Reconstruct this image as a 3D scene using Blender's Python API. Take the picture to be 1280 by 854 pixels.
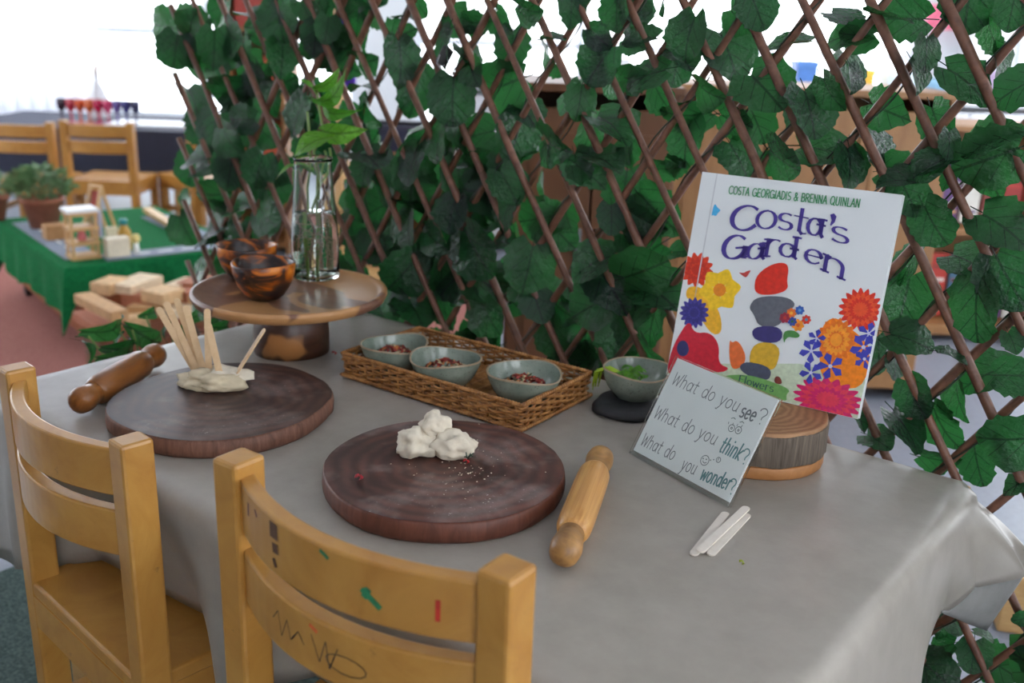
import bpy, bmesh, math, random
from mathutils import Vector, Matrix, noise
R_ = random.Random(7)
PI = math.pi
scene = bpy.context.scene
for o in list(bpy.data.objects): bpy.data.objects.remove(o)
COL = scene.collection

# ------------------------------------------------------------------ camera
FPX, YAW, PIT, ROL = 1250.0, -.6583, .3095, .0359
CAM = Vector((1.4346, -.593, 1.0934))
CF = Vector((math.sin(YAW)*math.cos(PIT), math.cos(YAW)*math.cos(PIT), -math.sin(PIT)))
_r = Vector((math.cos(YAW), -math.sin(YAW), 0)); _u = _r.cross(CF)
CR = math.cos(ROL)*_r + math.sin(ROL)*_u
CU = -math.sin(ROL)*_r + math.cos(ROL)*_u
cd = bpy.data.cameras.new('camera'); cam = bpy.data.objects.new('camera', cd); COL.objects.link(cam)
cd.sensor_width = 36.0; cd.lens = FPX/1280*36; cd.clip_start = .02; cd.clip_end = 60
M = Matrix((CR, CU, -CF)).transposed().to_4x4(); M.translation = CAM
cam.matrix_world = M
cd.dof.use_dof = True; cd.dof.focus_distance = 1.18; cd.dof.aperture_fstop = 4.2
scene.camera = cam
FH = Vector((math.sin(YAW), math.cos(YAW), 0)); RH = _r.copy()   # room axes: away from / to the right of the viewer
ROOM = math.atan2(RH.y, RH.x)

# ------------------------------------------------------------------ world, light, exposure
world = bpy.data.worlds.new('sky'); scene.world = world; world.use_nodes = True
bg = world.node_tree.nodes['Background']
bg.inputs[0].default_value = (.95, .97, 1.0, 1); bg.inputs[1].default_value = 4.4
scene.view_settings.view_transform = 'Standard'; scene.view_settings.look = 'None'
scene.view_settings.gamma = 1; scene.view_settings.exposure = 0.45

# ------------------------------------------------------------------ helpers
def ray(x, y): return (CF + CR*((x-640)/FPX) - CU*((y-427)/FPX))
def onz(x, y, z): d = ray(x, y); return CAM + d*((z-CAM.z)/d.z)
def onY(x, y, Y): d = ray(x, y); return CAM + d*((Y-CAM.y)/d.y)
def onb(x, y, b): d = ray(x, y); return CAM + d*(b/d.dot(FH))
def rm(a, b, z=0): v = CAM + RH*a + FH*b; return Vector((v.x, v.y, z))   # room axes -> world
def depth(P): return (P-CAM).dot(CF)

class MB:
    def __init__(s): s.v = []; s.f = []; s.m = []; s.uv = None
    def add(s, vs, fs, mi=0):
        o = len(s.v); s.v += [tuple(v) for v in vs]; s.f += [tuple(i+o for i in f) for f in fs]; s.m += [mi]*len(fs); return s
    def box(s, c, d, mat=None, mi=0):
        x, y, z = d[0]/2, d[1]/2, d[2]/2; c = Vector(c)
        vs = [Vector((a, b, e)) for e in (-z, z) for b in (-y, y) for a in (-x, x)]
        if mat is not None: vs = [mat @ v for v in vs]
        return s.add([c+v for v in vs], [(0,2,3,1),(4,5,7,6),(0,1,5,4),(2,6,7,3),(0,4,6,2),(1,3,7,5)], mi)
    def bar(s, a, b, w, h, up=(0,0,1), mi=0):
        a, b = Vector(a), Vector(b); d = b-a; L = d.length; d.normalize(); u = Vector(up)
        if abs(d.dot(u)) > .99: u = Vector((0,1,0))
        sd = d.cross(u).normalized(); u = sd.cross(d)
        return s.box((a+b)/2, (L, w, h), Matrix((d, sd, u)).transposed(), mi)
    def tube(s, path, r, n=8, cap=True, closed=False, mi=0):
        path = [Vector(q) for q in path]; N = len(path)
        rr = r if isinstance(r, (list, tuple)) else [r]*N
        o = len(s.v); prev = None; vs = []
        for i, q in enumerate(path):
            if closed: t = path[(i+1) % N]-path[i-1]
            else: t = path[min(i+1, N-1)]-path[max(i-1, 0)]
            t.normalize()
            if prev is None: u = Vector((0,0,1)) if abs(t.z) < .9 else Vector((1,0,0))
            else: u = prev
            u = (u - t*u.dot(t)).normalized(); prev = u; w = t.cross(u)
            for k in range(n): a = 2*PI*k/n; vs.append(q + (u*math.cos(a)+w*math.sin(a))*rr[i])
        fs = []
        for i in range(N if closed else N-1):
            j = (i+1) % N
            for k in range(n): l = (k+1) % n; fs.append((i*n+k, i*n+l, j*n+l, j*n+k))
        if cap and not closed: fs.append(tuple(range(n))[::-1]); fs.append(tuple((N-1)*n+k for k in range(n)))
        return s.add(vs, fs, mi)
    def lathe(s, prof, n=32, fn=None, mi=0, c=(0,0,0), caps=True):
        vs = []; fs = []; c = Vector(c)
        for i, (r, z) in enumerate(prof):
            for k in range(n):
                a = 2*PI*k/n; rr, zz = (r, z) if fn is None else fn(r, z, a, i/(len(prof)-1))
                vs.append(c+Vector((rr*math.cos(a), rr*math.sin(a), zz)))
        N = len(prof)
        for i in range(N-1):
            for k in range(n): l = (k+1) % n; fs.append((i*n+k, i*n+l, (i+1)*n+l, (i+1)*n+k))
        if caps and prof[0][0] > 1e-5: fs.append(tuple(range(n))[::-1])
        if caps and prof[-1][0] > 1e-5: fs.append(tuple((N-1)*n+k for k in range(n)))
        return s.add(vs, fs, mi)
    def poly(s, pts, mi=0): return s.add(pts, [tuple(range(len(pts)))], mi)
    def build(s, name, mat, parent=None, smooth=False, bevel=0, seg=2, loc=None, rot=None, weld=0):
        me = bpy.data.meshes.new(name); me.from_pydata(s.v, [], s.f); 
        mats = mat if isinstance(mat, (list, tuple)) else [mat]
        for m in mats: me.materials.append(m)
        if len(mats) > 1: me.polygons.foreach_set('material_index', s.m)
        if s.uv:
            l = me.uv_layers.new(name='UVMap')
            for lp in me.loops: l.data[lp.index].uv = s.uv[lp.vertex_index]
        if bevel or weld:
            bm = bmesh.new(); bm.from_mesh(me)
            if weld: bmesh.ops.remove_doubles(bm, verts=bm.verts, dist=weld)
            if bevel: bmesh.ops.bevel(bm, geom=list(bm.edges), offset=bevel, segments=seg, profile=.5, affect='EDGES', clamp_overlap=True)
            bm.to_mesh(me); bm.free()
        if smooth: me.polygons.foreach_set('use_smooth', [True]*len(me.polygons))
        me.update()
        o = bpy.data.objects.new(name, me); COL.objects.link(o); o.parent = parent
        if loc is not None: o.location = loc
        if rot is not None: o.rotation_euler = rot
        return o
def tag(o, label=None, cat=None, group=None, kind=None):
    if label: o['label'] = label
    if cat: o['category'] = cat
    if group: o['group'] = group
    if kind: o['kind'] = kind
    return o
def thing(name, label, cat, loc=(0,0,0), rz=0, group=None, rot=None):
    o = bpy.data.objects.new(name, None); o.empty_display_size = .02; COL.objects.link(o)
    o.location = loc; o.rotation_euler = rot if rot else (0, 0, rz)
    return tag(o, label, cat, group)
def copy_tree(o, parent=None):
    c = o.copy(); COL.objects.link(c); c.parent = parent
    for ch in list(o.children): copy_tree(ch, c)
    return c
def fr(N): return noise.noise(Vector(N))

# ------------------------------------------------------------------ materials
def s2l(c): return tuple(((x/255)/12.92 if x/255 <= .04045 else ((x/255+.055)/1.055)**2.4) for x in c)+(1,)
class NT:
    def __init__(s, name):
        s.mat = bpy.data.materials.new(name); s.mat.use_nodes = True; s.t = s.mat.node_tree; s.n = s.t.nodes; s.b = s.n['Principled BSDF']; s.o = s.n['Material Output']
    def new(s, ty, **kw):
        n = s.n.new(ty)
        for k, v in kw.items():
            if k in n.inputs: n.inputs[k].default_value = v
            else: setattr(n, k, v)
        return n
    def ln(s, a, b): s.t.links.new(a, b)
    def coord(s, scale=(1,1,1), kind='Object', rot=(0,0,0)):
        c = s.new('ShaderNodeTexCoord'); m = s.new('ShaderNodeMapping'); m.inputs['Scale'].default_value = scale; m.inputs['Rotation'].default_value = rot
        s.ln(c.outputs[kind], m.inputs[0]); return m.outputs[0]
    def noise(s, co, scale, detail=4, rough=.55, dist=0):
        n = s.new('ShaderNodeTexNoise'); n.inputs['Scale'].default_value = scale; n.inputs['Detail'].default_value = detail; n.inputs['Roughness'].default_value = rough; n.inputs['Distortion'].default_value = dist
        s.ln(co, n.inputs['Vector']); return n.outputs[0]
    def ramp(s, fac, stops):
        r = s.new('ShaderNodeValToRGB'); e = r.color_ramp.elements
        while len(e) < len(stops): e.new(.5)
        for i, (p, c) in enumerate(stops): e[i].position = p; e[i].color = c
        s.ln(fac, r.inputs[0]); return r.outputs[0]
    def mix(s, fac, a, b, mode='MIX'):
        m = s.new('ShaderNodeMix', data_type='RGBA', blend_type=mode)
        for v, i in ((fac, 0), (a, 6), (b, 7)):
            if hasattr(v, 'is_linked') or hasattr(v, 'links'): s.ln(v, m.inputs[i])
            else: m.inputs[i].default_value = v
        return m.outputs[2]
    def math(s, op, a, b=0.0, c=None):
        m = s.new('ShaderNodeMath', operation=op)
        for i, v in enumerate((a, b, c)):
            if v is None: continue
            if hasattr(v, 'links'): s.ln(v, m.inputs[i])
            else: m.inputs[i].default_value = v
        return m.outputs[0]
    def bump(s, h, strength=.3, dist=.002):
        b = s.new('ShaderNodeBump'); b.inputs['Strength'].default_value = strength; b.inputs['Distance'].default_value = dist
        s.ln(h, b.inputs['Height']); s.ln(b.outputs[0], s.b.inputs['Normal'])
    def fin(s, col=None, rough=.5, spec=.5, metal=0, **kw):
        if col is not None:
            if hasattr(col, 'links'): s.ln(col, s.b.inputs['Base Color'])
            else: s.b.inputs['Base Color'].default_value = col
        if hasattr(rough, 'links'): s.ln(rough, s.b.inputs['Roughness'])
        else: s.b.inputs['Roughness'].default_value = rough
        s.b.inputs['Specular IOR Level'].default_value = spec; s.b.inputs['Metallic'].default_value = metal
        for k, v in kw.items(): s.b.inputs[k].default_value = v
        return s.mat
_pc = {}
def plain(rgb, rough=.5, var=.12, scale=40, spec=.5, bump=0):
    key = (tuple(rgb), rough, var, scale, spec, bump)
    if key in _pc: return _pc[key]
    t = NT('plain'); c = s2l(rgb); d = tuple(x*(1-var) for x in c[:3])+(1,); l = tuple(min(1, x*(1+var)) for x in c[:3])+(1,)
    n = t.noise(t.coord(), scale); col = t.ramp(n, [(.3, d), (.7, l)])
    if bump: t.bump(n, bump)
    _pc[key] = t.fin(col, rough, spec); return _pc[key]
def wood(name, a, b, grain=(3,3,30), scale=6, rough=.45, dist=2.5, spec=.5, bump=.08, extra=None):
    t = NT(name); co = t.coord(grain); n = t.noise(co, scale, 6, .6, dist); n2 = t.noise(t.coord((1,1,1)), 9, 3)
    col = t.ramp(n, [(.28, s2l(a)), (.72, s2l(b))])
    col = t.mix(t.math('MULTIPLY', n2, .45), col, s2l(tuple(x*.72 for x in a)), 'MIX')
    if extra: col = extra(t, col)
    t.bump(n, bump, .001); return t.fin(col, rough, spec)

def chair_wear(t, col):
    n = t.noise(t.coord((1,1,1)), 42, 5, .7); m = t.ramp(n, [(.66, (0,0,0,1)), (.74, (1,1,1,1))])
    return t.mix(t.math('MULTIPLY', m, .55), col, s2l((84, 58, 40)))
MAT = {}
MAT['chair'] = wood('varnished_beech', (174,118,50), (204,152,76), (2,2,2), 5, .32, 1.5, extra=chair_wear)
MAT['pine'] = wood('pale_pine', (196,150,92), (222,182,124), (2,2,20), 4, .5)
MAT['cab'] = wood('cabinet_wood', (144,100,58), (172,124,76), (3,3,.6), 6, .5, 1)
MAT['cabdark'] = wood('cabinet_brown_shaded', (98,60,34), (120,76,46), (3,3,.6), 6, .5, 1)  # brown darkened to hold the middle cabinet's shade; trolley and crate share it
MAT['stick'] = wood('willow_stick', (88,54,40), (144,98,76), (1,1,1), 60, .48, .5, bump=.3)
MAT['craft'] = wood('craft_stick', (206,168,124), (226,192,150), (2,2,2), 30, .6, .6)
MAT['craftpale'] = wood('pale_stick', (226,214,200), (240,230,218), (2,2,2), 30, .6, .6)
MAT['pinA'] = wood('rolling_pin_brown', (112,66,30), (166,104,50), (10,10,2), 5, .3, 1)
MAT['pinB'] = wood('rolling_pin_light', (176,112,48), (232,180,108), (60,60,1.2), 3, .32, .4)
MAT['pinE'] = wood('rolling_pin_worn', (110,72,40), (214,160,92), (7,7,7), 4, .4, 1)

def slice_top(name, a, b, c, dust=.5, rings=16, rough=.5, dustpos=(0,0)):
    t = NT(name); co = t.coord((1,1,1)); w = t.new('ShaderNodeTexWave', wave_type='RINGS', rings_direction='Z')
    w.inputs['Scale'].default_value = rings; w.inputs['Distortion'].default_value = 5; w.inputs['Detail'].default_value = 3; w.inputs['Detail Scale'].default_value = 1.2
    t.ln(co, w.inputs['Vector'])
    n = t.noise(co, 11, 4); col = t.ramp(n, [(.3, s2l(a)), (.7, s2l(b))])
    col = t.mix(t.math('MULTIPLY', w.outputs[1] if len(w.outputs) > 1 else w.outputs[0], .55), col, s2l(c))
    sp = t.ramp(t.noise(co, 190, 3, .7), [(.64, (0,0,0,1)), (.7, (1,1,1,1))]); pat = t.ramp(t.noise(co, 14, 3, .6), [(.5, (0,0,0,1)), (.66, (1,1,1,1))])
    fl = t.math('MULTIPLY', t.math('ADD', t.math('MULTIPLY', sp, pat), t.math('MULTIPLY', t.math('MULTIPLY', pat, t.noise(co, 60, 4, .7)), .5)), dust)
    col = t.mix(fl, col, s2l((190,180,176)))
    t.bump(n, .15, .002); return t.fin(col, rough, .4)
MAT['boardtop'] = slice_top('dark_board_top', (64,36,32), (110,66,54), (34,20,20), .7, rough=.42)
MAT['boardtop2'] = slice_top('dark_board_top_clean', (52,34,30), (90,60,50), (28,18,18), .45, rough=.42)
MAT['bark'] = wood('board_edge', (98,62,48), (146,100,80), (14,14,2.2), 9, .62, 1, bump=.5)
MAT['barkred'] = wood('board_edge_red', (92,50,38), (128,76,58), (12,12,2), 8, .5, 1, bump=.4)
MAT['logside'] = wood('log_bark', (74,64,56), (136,120,104), (40,40,3), 4, .85, 1, bump=1.0)
MAT['logtop'] = slice_top('log_top', (150,108,76), (182,138,100), (110,74,50), 0, 30, .6)
MAT['logbase'] = wood('log_sapwood', (170,112,62), (196,136,84), (4,4,4), 5, .5)
def stand_extra(t, col):
    n = t.noise(t.coord((2.2,3.5,2)), 3.2, 2, .4, .8); m = t.ramp(n, [(.52, (0,0,0,1)), (.55, (1,1,1,1))])
    return t.mix(m, col, s2l((186,136,88)))
MAT['standtop'] = wood('acacia_plate', (112,74,58), (150,106,82), (4,12,4), 3, .34, 1.2, extra=stand_extra)
MAT['standfoot'] = wood('acacia_foot', (66,40,30), (98,60,42), (3,3,14), 4, .36, 2, extra=lambda t, c: t.mix(t.ramp(t.noise(t.coord((1,1,1)), 13, 2, .4), [(.58, (0,0,0,1)), (.61, (1,1,1,1))]), c, s2l((172,116,66))))

t = NT('vinyl_cloth'); co = t.coord(); n1 = t.noise(co, 5, 3, .5); n2 = t.noise(co, 420, 2); sm = t.noise(co, 22, 5, .65)
col = t.ramp(sm, [(.3, s2l((148,140,130))), (.7, s2l((160,152,142)))])
t.bump(t.math('ADD', t.math('MULTIPLY', n1, 1.0), t.math('MULTIPLY', n2, .012)), .35, .02)
MAT['vinyl'] = t.fin(col, .34, .55)
MAT['vinylback'] = plain((128,126,122), .7)

def leaf_mat(name, dark, light, rough=.34, trans=.35):
    t = NT(name); uvn = t.new('ShaderNodeUVMap'); sep = t.new('ShaderNodeSeparateXYZ'); t.ln(uvn.outputs[0], sep.inputs[0])
    x = t.math('ABSOLUTE', t.math('SUBTRACT', sep.outputs[0], .5)); y = sep.outputs[1]
    mainv = t.math('LESS_THAN', x, .022)
    fr_ = t.math('FRACT', t.math('MULTIPLY', t.math('SUBTRACT', y, t.math('MULTIPLY', x, 1.15)), 3.1))
    side = t.math('MULTIPLY', t.math('LESS_THAN', t.math('ABSOLUTE', t.math('SUBTRACT', fr_, .5)), .04), t.math('LESS_THAN', x, .33))
    vein = t.math('MAXIMUM', mainv, side)
    oi = t.new('ShaderNodeObjectInfo'); n = t.noise(t.coord(), 5, 4)
    c = t.mix(oi.outputs['Random'], s2l(dark), s2l(light)); c = t.mix(t.math('MULTIPLY', n, .5), c, s2l(tuple(v*.7 for v in dark)))
    c = t.mix(t.math('MULTIPLY', vein, .34), c, s2l(tuple(v*.4 for v in dark)))
    t.bump(t.math('ADD', t.math('MULTIPLY', vein, -.6), t.noise(t.coord(), 9, 3)), .35, .05)
    t.fin(c, rough, .5)
    tr = t.new('ShaderNodeBsdfTranslucent'); c2 = t.mix(.5, c, s2l((58,150,66)), 'MIX'); c2 = t.mix(t.math('MULTIPLY', vein, .7), c2, s2l((16,40,20))); t.ln(c2, tr.inputs[0])
    ms = t.new('ShaderNodeMixShader'); ms.inputs[0].default_value = trans
    t.ln(t.b.outputs[0], ms.inputs[1]); t.ln(tr.outputs[0], ms.inputs[2]); t.ln(ms.outputs[0], t.o.inputs[0])
    return t.mat
MAT['leaf'] = leaf_mat('silk_leaf', (21,44,36), (40,86,48), .27, .36)
MAT['leafbright'] = leaf_mat('fresh_leaf', (84,150,26), (120,182,50), .38, .35)
MAT['leafdark'] = leaf_mat('glossy_leaf', (28,76,36), (62,124,54), .22, .3)
MAT['vine'] = plain((34,46,32), .5)
MAT['stem'] = plain((112,140,64), .45)

def speckle(name, a, b, spot, rough=.18):
    t = NT(name); co = t.coord(); c = t.ramp(t.noise(co, 26, 4), [(.3, s2l(a)), (.7, s2l(b))])
    c = t.mix(t.math('MULTIPLY', t.ramp(t.noise(co, 330, 2), [(.62, (0,0,0,1)), (.68, (1,1,1,1))]), .6), c, s2l(spot))
    return t.fin(c, rough, .6)
MAT['glaze'] = speckle('celadon_glaze', (108,120,108), (144,152,138), (88,84,70))
MAT['glazerim'] = speckle('bare_rim', (150,128,100), (170,150,122), (110,90,66), .4)
t = NT('tortoise_resin'); co = t.coord((1,1,2.2)); n = t.noise(co, 12, 3, .5, 2.2)
sp_ = t.new('ShaderNodeSeparateXYZ'); t.ln(t.coord(), sp_.inputs[0]); n = t.math('ADD', n, t.math('MULTIPLY', t.math('SUBTRACT', sp_.outputs[2], .036), 3.0))
MAT['tortoise'] = t.fin(t.ramp(n, [(.42, s2l((34,22,20))), (.52, s2l((74,40,22))), (.60, s2l((166,84,16))), (.72, s2l((206,120,30)))]), .3, .5)
t = NT('clear_glass'); MAT['glass'] = t.fin((.96, .99, .97, 1), .0, .5, **{'Transmission Weight': 1.0, 'IOR': 1.36})
t = NT('water'); MAT['water'] = t.fin((.9, .96, .9, 1), .0, .5, **{'Transmission Weight': 1.0, 'IOR': 1.33})
t = NT('acrylic'); MAT['acrylic'] = t.fin((.97, .99, .98, 1), .03, .5, **{'Transmission Weight': 1.0, 'IOR': 1.2})
t = NT('window_glass'); g = t.new('ShaderNodeBsdfTransparent'); g.inputs[0].default_value = (.97, .985, 1, 1); t.ln(g.outputs[0], t.o.inputs[0]); MAT['pane'] = t.mat
MAT['clay'] = plain((216,204,184), .85, .10, 60, .2, .6)
MAT['claytan'] = plain((200,184,156), .85, .10, 60, .2, .6)
t = NT('wicker'); co = t.coord(); oi = t.noise(co, 75, 4, .6)
t.bump(t.noise(co, 300, 2), .4, .001); MAT['wicker'] = t.fin(t.ramp(oi, [(.3, s2l((104,64,30))), (.5, s2l((156,104,54))), (.72, s2l((190,136,80)))]), .45, .4)
MAT['slate'] = plain((46,46,48), .6, .3, 60, .4, .3)
MAT['white'] = plain((232,232,230), .4, .03)
MAT['cover'] = plain((222,224,224), .28, .02, 10)
MAT['paper'] = plain((236,238,236), .6, .02)
MAT['pages'] = plain((240,238,230), .7, .05, 300)
MAT['wall'] = plain((214,216,218), .8, .04, 4)
MAT['frame'] = plain((226,230,236), .4, .05)
t = NT('sheer_curtain'); t.fin(t.ramp(t.noise(t.coord(), 3), [(.3, s2l((236,238,242))), (.7, s2l((246,247,250)))]), .9, .1); tr_ = t.new('ShaderNodeBsdfTranslucent'); tr_.inputs[0].default_value = (.95,.96,1,1); ms_ = t.new('ShaderNodeMixShader'); ms_.inputs[0].default_value = .75
t.ln(t.b.outputs[0], ms_.inputs[1]); t.ln(tr_.outputs[0], ms_.inputs[2]); t.ln(ms_.outputs[0], t.o.inputs[0]); MAT['curtain'] = t.mat
MAT['floor'] = plain((124,129,140), .38, .12, 60)
MAT['navy'] = plain((34,38,58), .8, .15)
MAT['green'] = plain((22,104,58), .95, .25, 90, .1, .4)
MAT['terra'] = plain((150,92,70), .85, .15)
MAT['black'] = plain((24,24,26), .5)
t = NT('carpet'); co = t.coord(); t.bump(t.noise(co, 260, 3), .8, .004); MAT['carpet'] = t.fin(t.ramp(t.noise(co, 160, 3, .7), [(.3, s2l((52,66,64))), (.7, s2l((98,114,110)))]), .95, .1)
t = NT('pink_carpet'); co = t.coord(); t.bump(t.noise(co, 260, 3), .8, .004); MAT['pinkcarpet'] = t.fin(t.ramp(t.noise(co, 120, 3, .7), [(.3, s2l((150,96,88))), (.7, s2l((178,122,112)))]), .95, .1)

# ------------------------------------------------------------------ the room
H = .56; TW, TD = 1.2, .68
def struct(name, mb, mat, parent=None, **k): o = mb.build(name, mat, parent, **k); tag(o, kind='structure') if parent is None else None; return o
def room_box(mb, a0, a1, b0, b1, z0, z1):
    vs = [rm(a, b, z) for z in (z0, z1) for b in (b0, b1) for a in (a0, a1)]
    mb.add(vs, [(0,2,3,1),(4,5,7,6),(0,1,5,4),(2,6,7,3),(0,4,6,2),(1,3,7,5)]); return mb
A0, A1, B0, B1, ZC = -4.6, 3.0, -2.6, 7.2, 2.75
struct('floor', room_box(MB(), A0, A1, B0, B1, -.1, 0), MAT['floor'])
struct('ceiling', room_box(MB(), A0, A1, B0, B1, ZC, ZC+.1), MAT['wall'])
def window_wall(name, axis, fixed, lo, hi, wins, z0, z1, n0):
    """wall along one room axis with openings; wins = [(start, end)]"""
    th = .12; s = 1 if fixed > 0 else -1
    def bx(mb, p, q, za, zb, t0=0, t1=th):
        f0, f1 = sorted((fixed+s*t0, fixed+s*t1))
        return room_box(mb, p, q, f0, f1, za, zb) if axis == 'b' else room_box(mb, f0, f1, p, q, za, zb)
    w = MB(); bx(w, lo, hi, 0, z0); bx(w, lo, hi, z1, ZC); cur = lo
    for a, b in wins: bx(w, cur, a, z0, z1); cur = b
    bx(w, cur, hi, z0, z1); struct(name, w, MAT['wall'])
    for i, (a, b) in enumerate(wins):
        root = MB(); fw = .05
        for p, q, za, zb in ((a, a+fw, z0, z1), (b-fw, b, z0, z1), (a, b, z0, z0+fw), (a, b, z1-fw, z1)): bx(root, p, q, za, zb, .03, .09)
        fo = struct('window_%d' % (n0+i), root, MAT['frame'])
        for z in (.92,): bx(MB(), a, b, z, z+.05, .04, .08).build('window_rail', MAT['frame'], fo)
        k = max(1, round((b-a)/1.0))
        for j in range(1, k): x = a+(b-a)*j/k; bx(MB(), x-.022, x+.022, z0, z1, .04, .08).build('mullion', MAT['frame'], fo)
        for j in range(k):
            for za, zb in ((z0+fw, .92), (.97, z1-fw)):
                bx(MB(), a+(b-a)*j/k+.022, a+(b-a)*(j+1)/k-.022, za, zb, .058, .062).build('pane', MAT['pane'], fo)
window_wall('wall_back', 'b', B1, A0, A1, [(-4.3,-1.15), (-.75,2.7)], .35, 2.45, 1)
window_wall('wall_right', 'a', A1, B0, B1, [(-1.2,1.4), (1.8,6.4)], .35, 2.45, 3)  # out of view; window openings added to bring light from the right
window_wall('wall_front', 'b', B0, A0, A1, [(.2,2.6)], .8, 2.45, 5)  # out of view; single opening added, kept small to limit front light
window_wall('wall_left', 'a', A0, B0, B1, [(2.4,6.4)], .6, 2.45, 6)
tag(MB().add([(-.45,-1.2,.002),(1.12,-1.2,.002),(1.12,.55,.002),(-.45,.55,.002),(-.45,-1.2,.0),(1.12,-1.2,.0),(1.12,.55,.0),(-.45,.55,.0)],
   [(0,1,2,3),(4,7,6,5),(0,4,5,1),(1,5,6,2),(2,6,7,3),(3,7,4,0)]).build('rug', MAT['carpet']), 'grey-green carpet under the two wooden chairs and table', 'rug')
pk = MB(); room_box(pk, -3.0, -.06, 2.1, 4.5, 0, .002); tag(pk.build('rug', MAT['pinkcarpet']), 'dusty pink carpet under the green-clothed low table', 'rug')

# ------------------------------------------------------------------ main table and cloth
tb = thing('table', 'low rectangular classroom table under the taupe cloth', 'table', (0,0,0))
MB().box((TW/2, TD/2, H-.016), (TW-.012, TD-.012, .026)).build('tabletop', MAT['pine'], tb, bevel=.003)
for x in (.09, TW-.09):
    for y in (.08, TD-.08): MB().box((x, y, (H-.03)/2), (.045, .045, H-.03)).build('leg', MAT['pine'], tb, bevel=.004)
def build_cloth():
    # (edge point, hem point) pairs round the table; hem follows the hanging border seen in the photograph
    ctl = [((.35, TD), (.35, .700, .47)), ((.0, TD), (-.012, .700, .44)), ((0, TD-.02), (-.03, .69, .40)), ((0, .34), (-.022, .34, .34)), ((0, .02), (-.03, -.01, .33)),
           ((.02, 0), (.0, -.03, .31)), ((.10, 0), (.10, -.022, .316)), ((.22, 0), (.22, .045, .347)), ((.45, 0), (.45, .065, .347)), ((.56, 0), (.56, -.01, .32)), ((.68, 0), (.68, .04, .378)), ((.98, 0), (.98, .05, .378)), ((1.07, 0), (1.07, -.02, .29)), ((TW-.02, 0), (TW, -.034, .28)),
           ((TW, .02), (TW+.034, .0, .28)), ((TW, .16), (TW+.026, .15, .27)), ((TW, .32), (TW+.022, .33, .31)), ((TW, .44), (TW+.014, .465, .35)), ((TW, .53), (TW+.008, .575, .427)),
           ((TW, .60), (TW+.035, .625, .447)), ((TW, TD-.02), (TW+.068, .672, .462)), ((TW-.015, TD), (TW+.075, .700, .475)), ((TW-.12, TD), (TW-.10, .702, .49)), ((.9, TD), (.9, .700, .48)), ((.6, TD), (.6, .700, .47))]
    n = len(ctl); pts = []
    for i in range(n):
        for k in range(10):
            t = k/10; P = [ctl[(i+j-1) % n] for j in range(4)]
            e = [P[1][0][c]*(1-t)+P[2][0][c]*t for c in (0,1)]
            tt = t*t*(3-2*t); h = [P[1][1][c]*(1-tt)+P[2][1][c]*tt for c in range(3)]
            pts.append((Vector((e[0], e[1], H)), Vector(h)))
    N = len(pts); rows = 12; vs = []; fs = []
    cx = Vector((TW/2, TD/2, 0))
    for i, (e, h) in enumerate(pts):
        ins = Vector((min(max(e.x, .03), TW-.03), min(max(e.y, .03), TD-.03), H))
        out = Vector((h.x-e.x, h.y-e.y, 0)); 
        nrm = Vector((e.x-ins.x, e.y-ins.y, 0)); nrm = nrm.normalized() if nrm.length > 1e-5 else out.normalized()
        rp = .004*math.sin(i*.42)+.003*math.sin(i*.19+1)
        prof = [ins+Vector((0,0,.001)), e-nrm*.014+Vector((0,0,.001)), e-nrm*.005+Vector((0,0,-.0012)), e+nrm*.004+Vector((0,0,-.008)), e+nrm*.008+Vector((0,0,-.02))]
        st = prof[-1]
        for k in range(1, rows-3):
            q = k/(rows-4); p = st.lerp(h, q); p += nrm*(rp*q*1.2 + .006*math.sin(q*PI)); prof.append(p)
        vs += prof
    m = len(vs)//N
    for i in range(N):
        j = (i+1) % N
        for k in range(m-1): fs.append((i*m+k, i*m+k+1, j*m+k+1, j*m+k))
    # flat middle as a ring of quads to the centre line
    fs.append(tuple(i*m for i in range(N)))
    o = MB().add(vs, fs).build('tablecloth', MAT['vinyl'], weld=.0004)
    me = o.data; bm = bmesh.new(); bm.from_mesh(me); bmesh.ops.recalc_face_normals(bm, faces=bm.faces)
    for f in bm.faces: f.smooth = len(f.verts) < 6
    up = max(bm.faces, key=lambda f: f.calc_area())
    if up.normal.z < 0: bmesh.ops.reverse_faces(bm, faces=bm.faces)
    bm.to_mesh(me); bm.free()
    md = o.modifiers.new('smooth', 'SUBSURF'); md.levels = md.render_levels = 0
    sm = o.modifiers.new('thick', 'SOLIDIFY'); sm.thickness = .0012; sm.offset = -1
    tag(o, 'taupe vinyl tablecloth draped over the front table', 'tablecloth')
    # turned-under corner of the cloth at the back right
    rid = [Vector((TW+.008,.575,.427)), Vector((TW+.022,.60,.442)), Vector((TW+.042,.63,.45)), Vector((TW+.068,.672,.462)), Vector((TW+.078,.700,.475))]
    low = [Vector((TW+.009,.577,.425)), Vector((TW+.016,.606,.408)), Vector((TW+.028,.642,.386)), Vector((TW+.042,.684,.362)), Vector((TW+.062,.701,.425))]
    rid = [p+Vector((-.014, -.002, .010)) for p in rid]
    g = []; K = 6
    for a, b in zip(rid, low):
        for k in range(K+1): q = k/K; g.append(a.lerp(b, q)+Vector((.006,-.006,0))*math.sin(q*PI))
    fl = MB().add(g, [(i*(K+1)+k, i*(K+1)+k+1, (i+1)*(K+1)+k+1, (i+1)*(K+1)+k) for i in range(4) for k in range(K)]).build('turned_corner', MAT['vinylback'], o, smooth=True)
    s2 = fl.modifiers.new('thick', 'SOLIDIFY'); s2.thickness = .0012
    return o
build_cloth()

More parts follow.
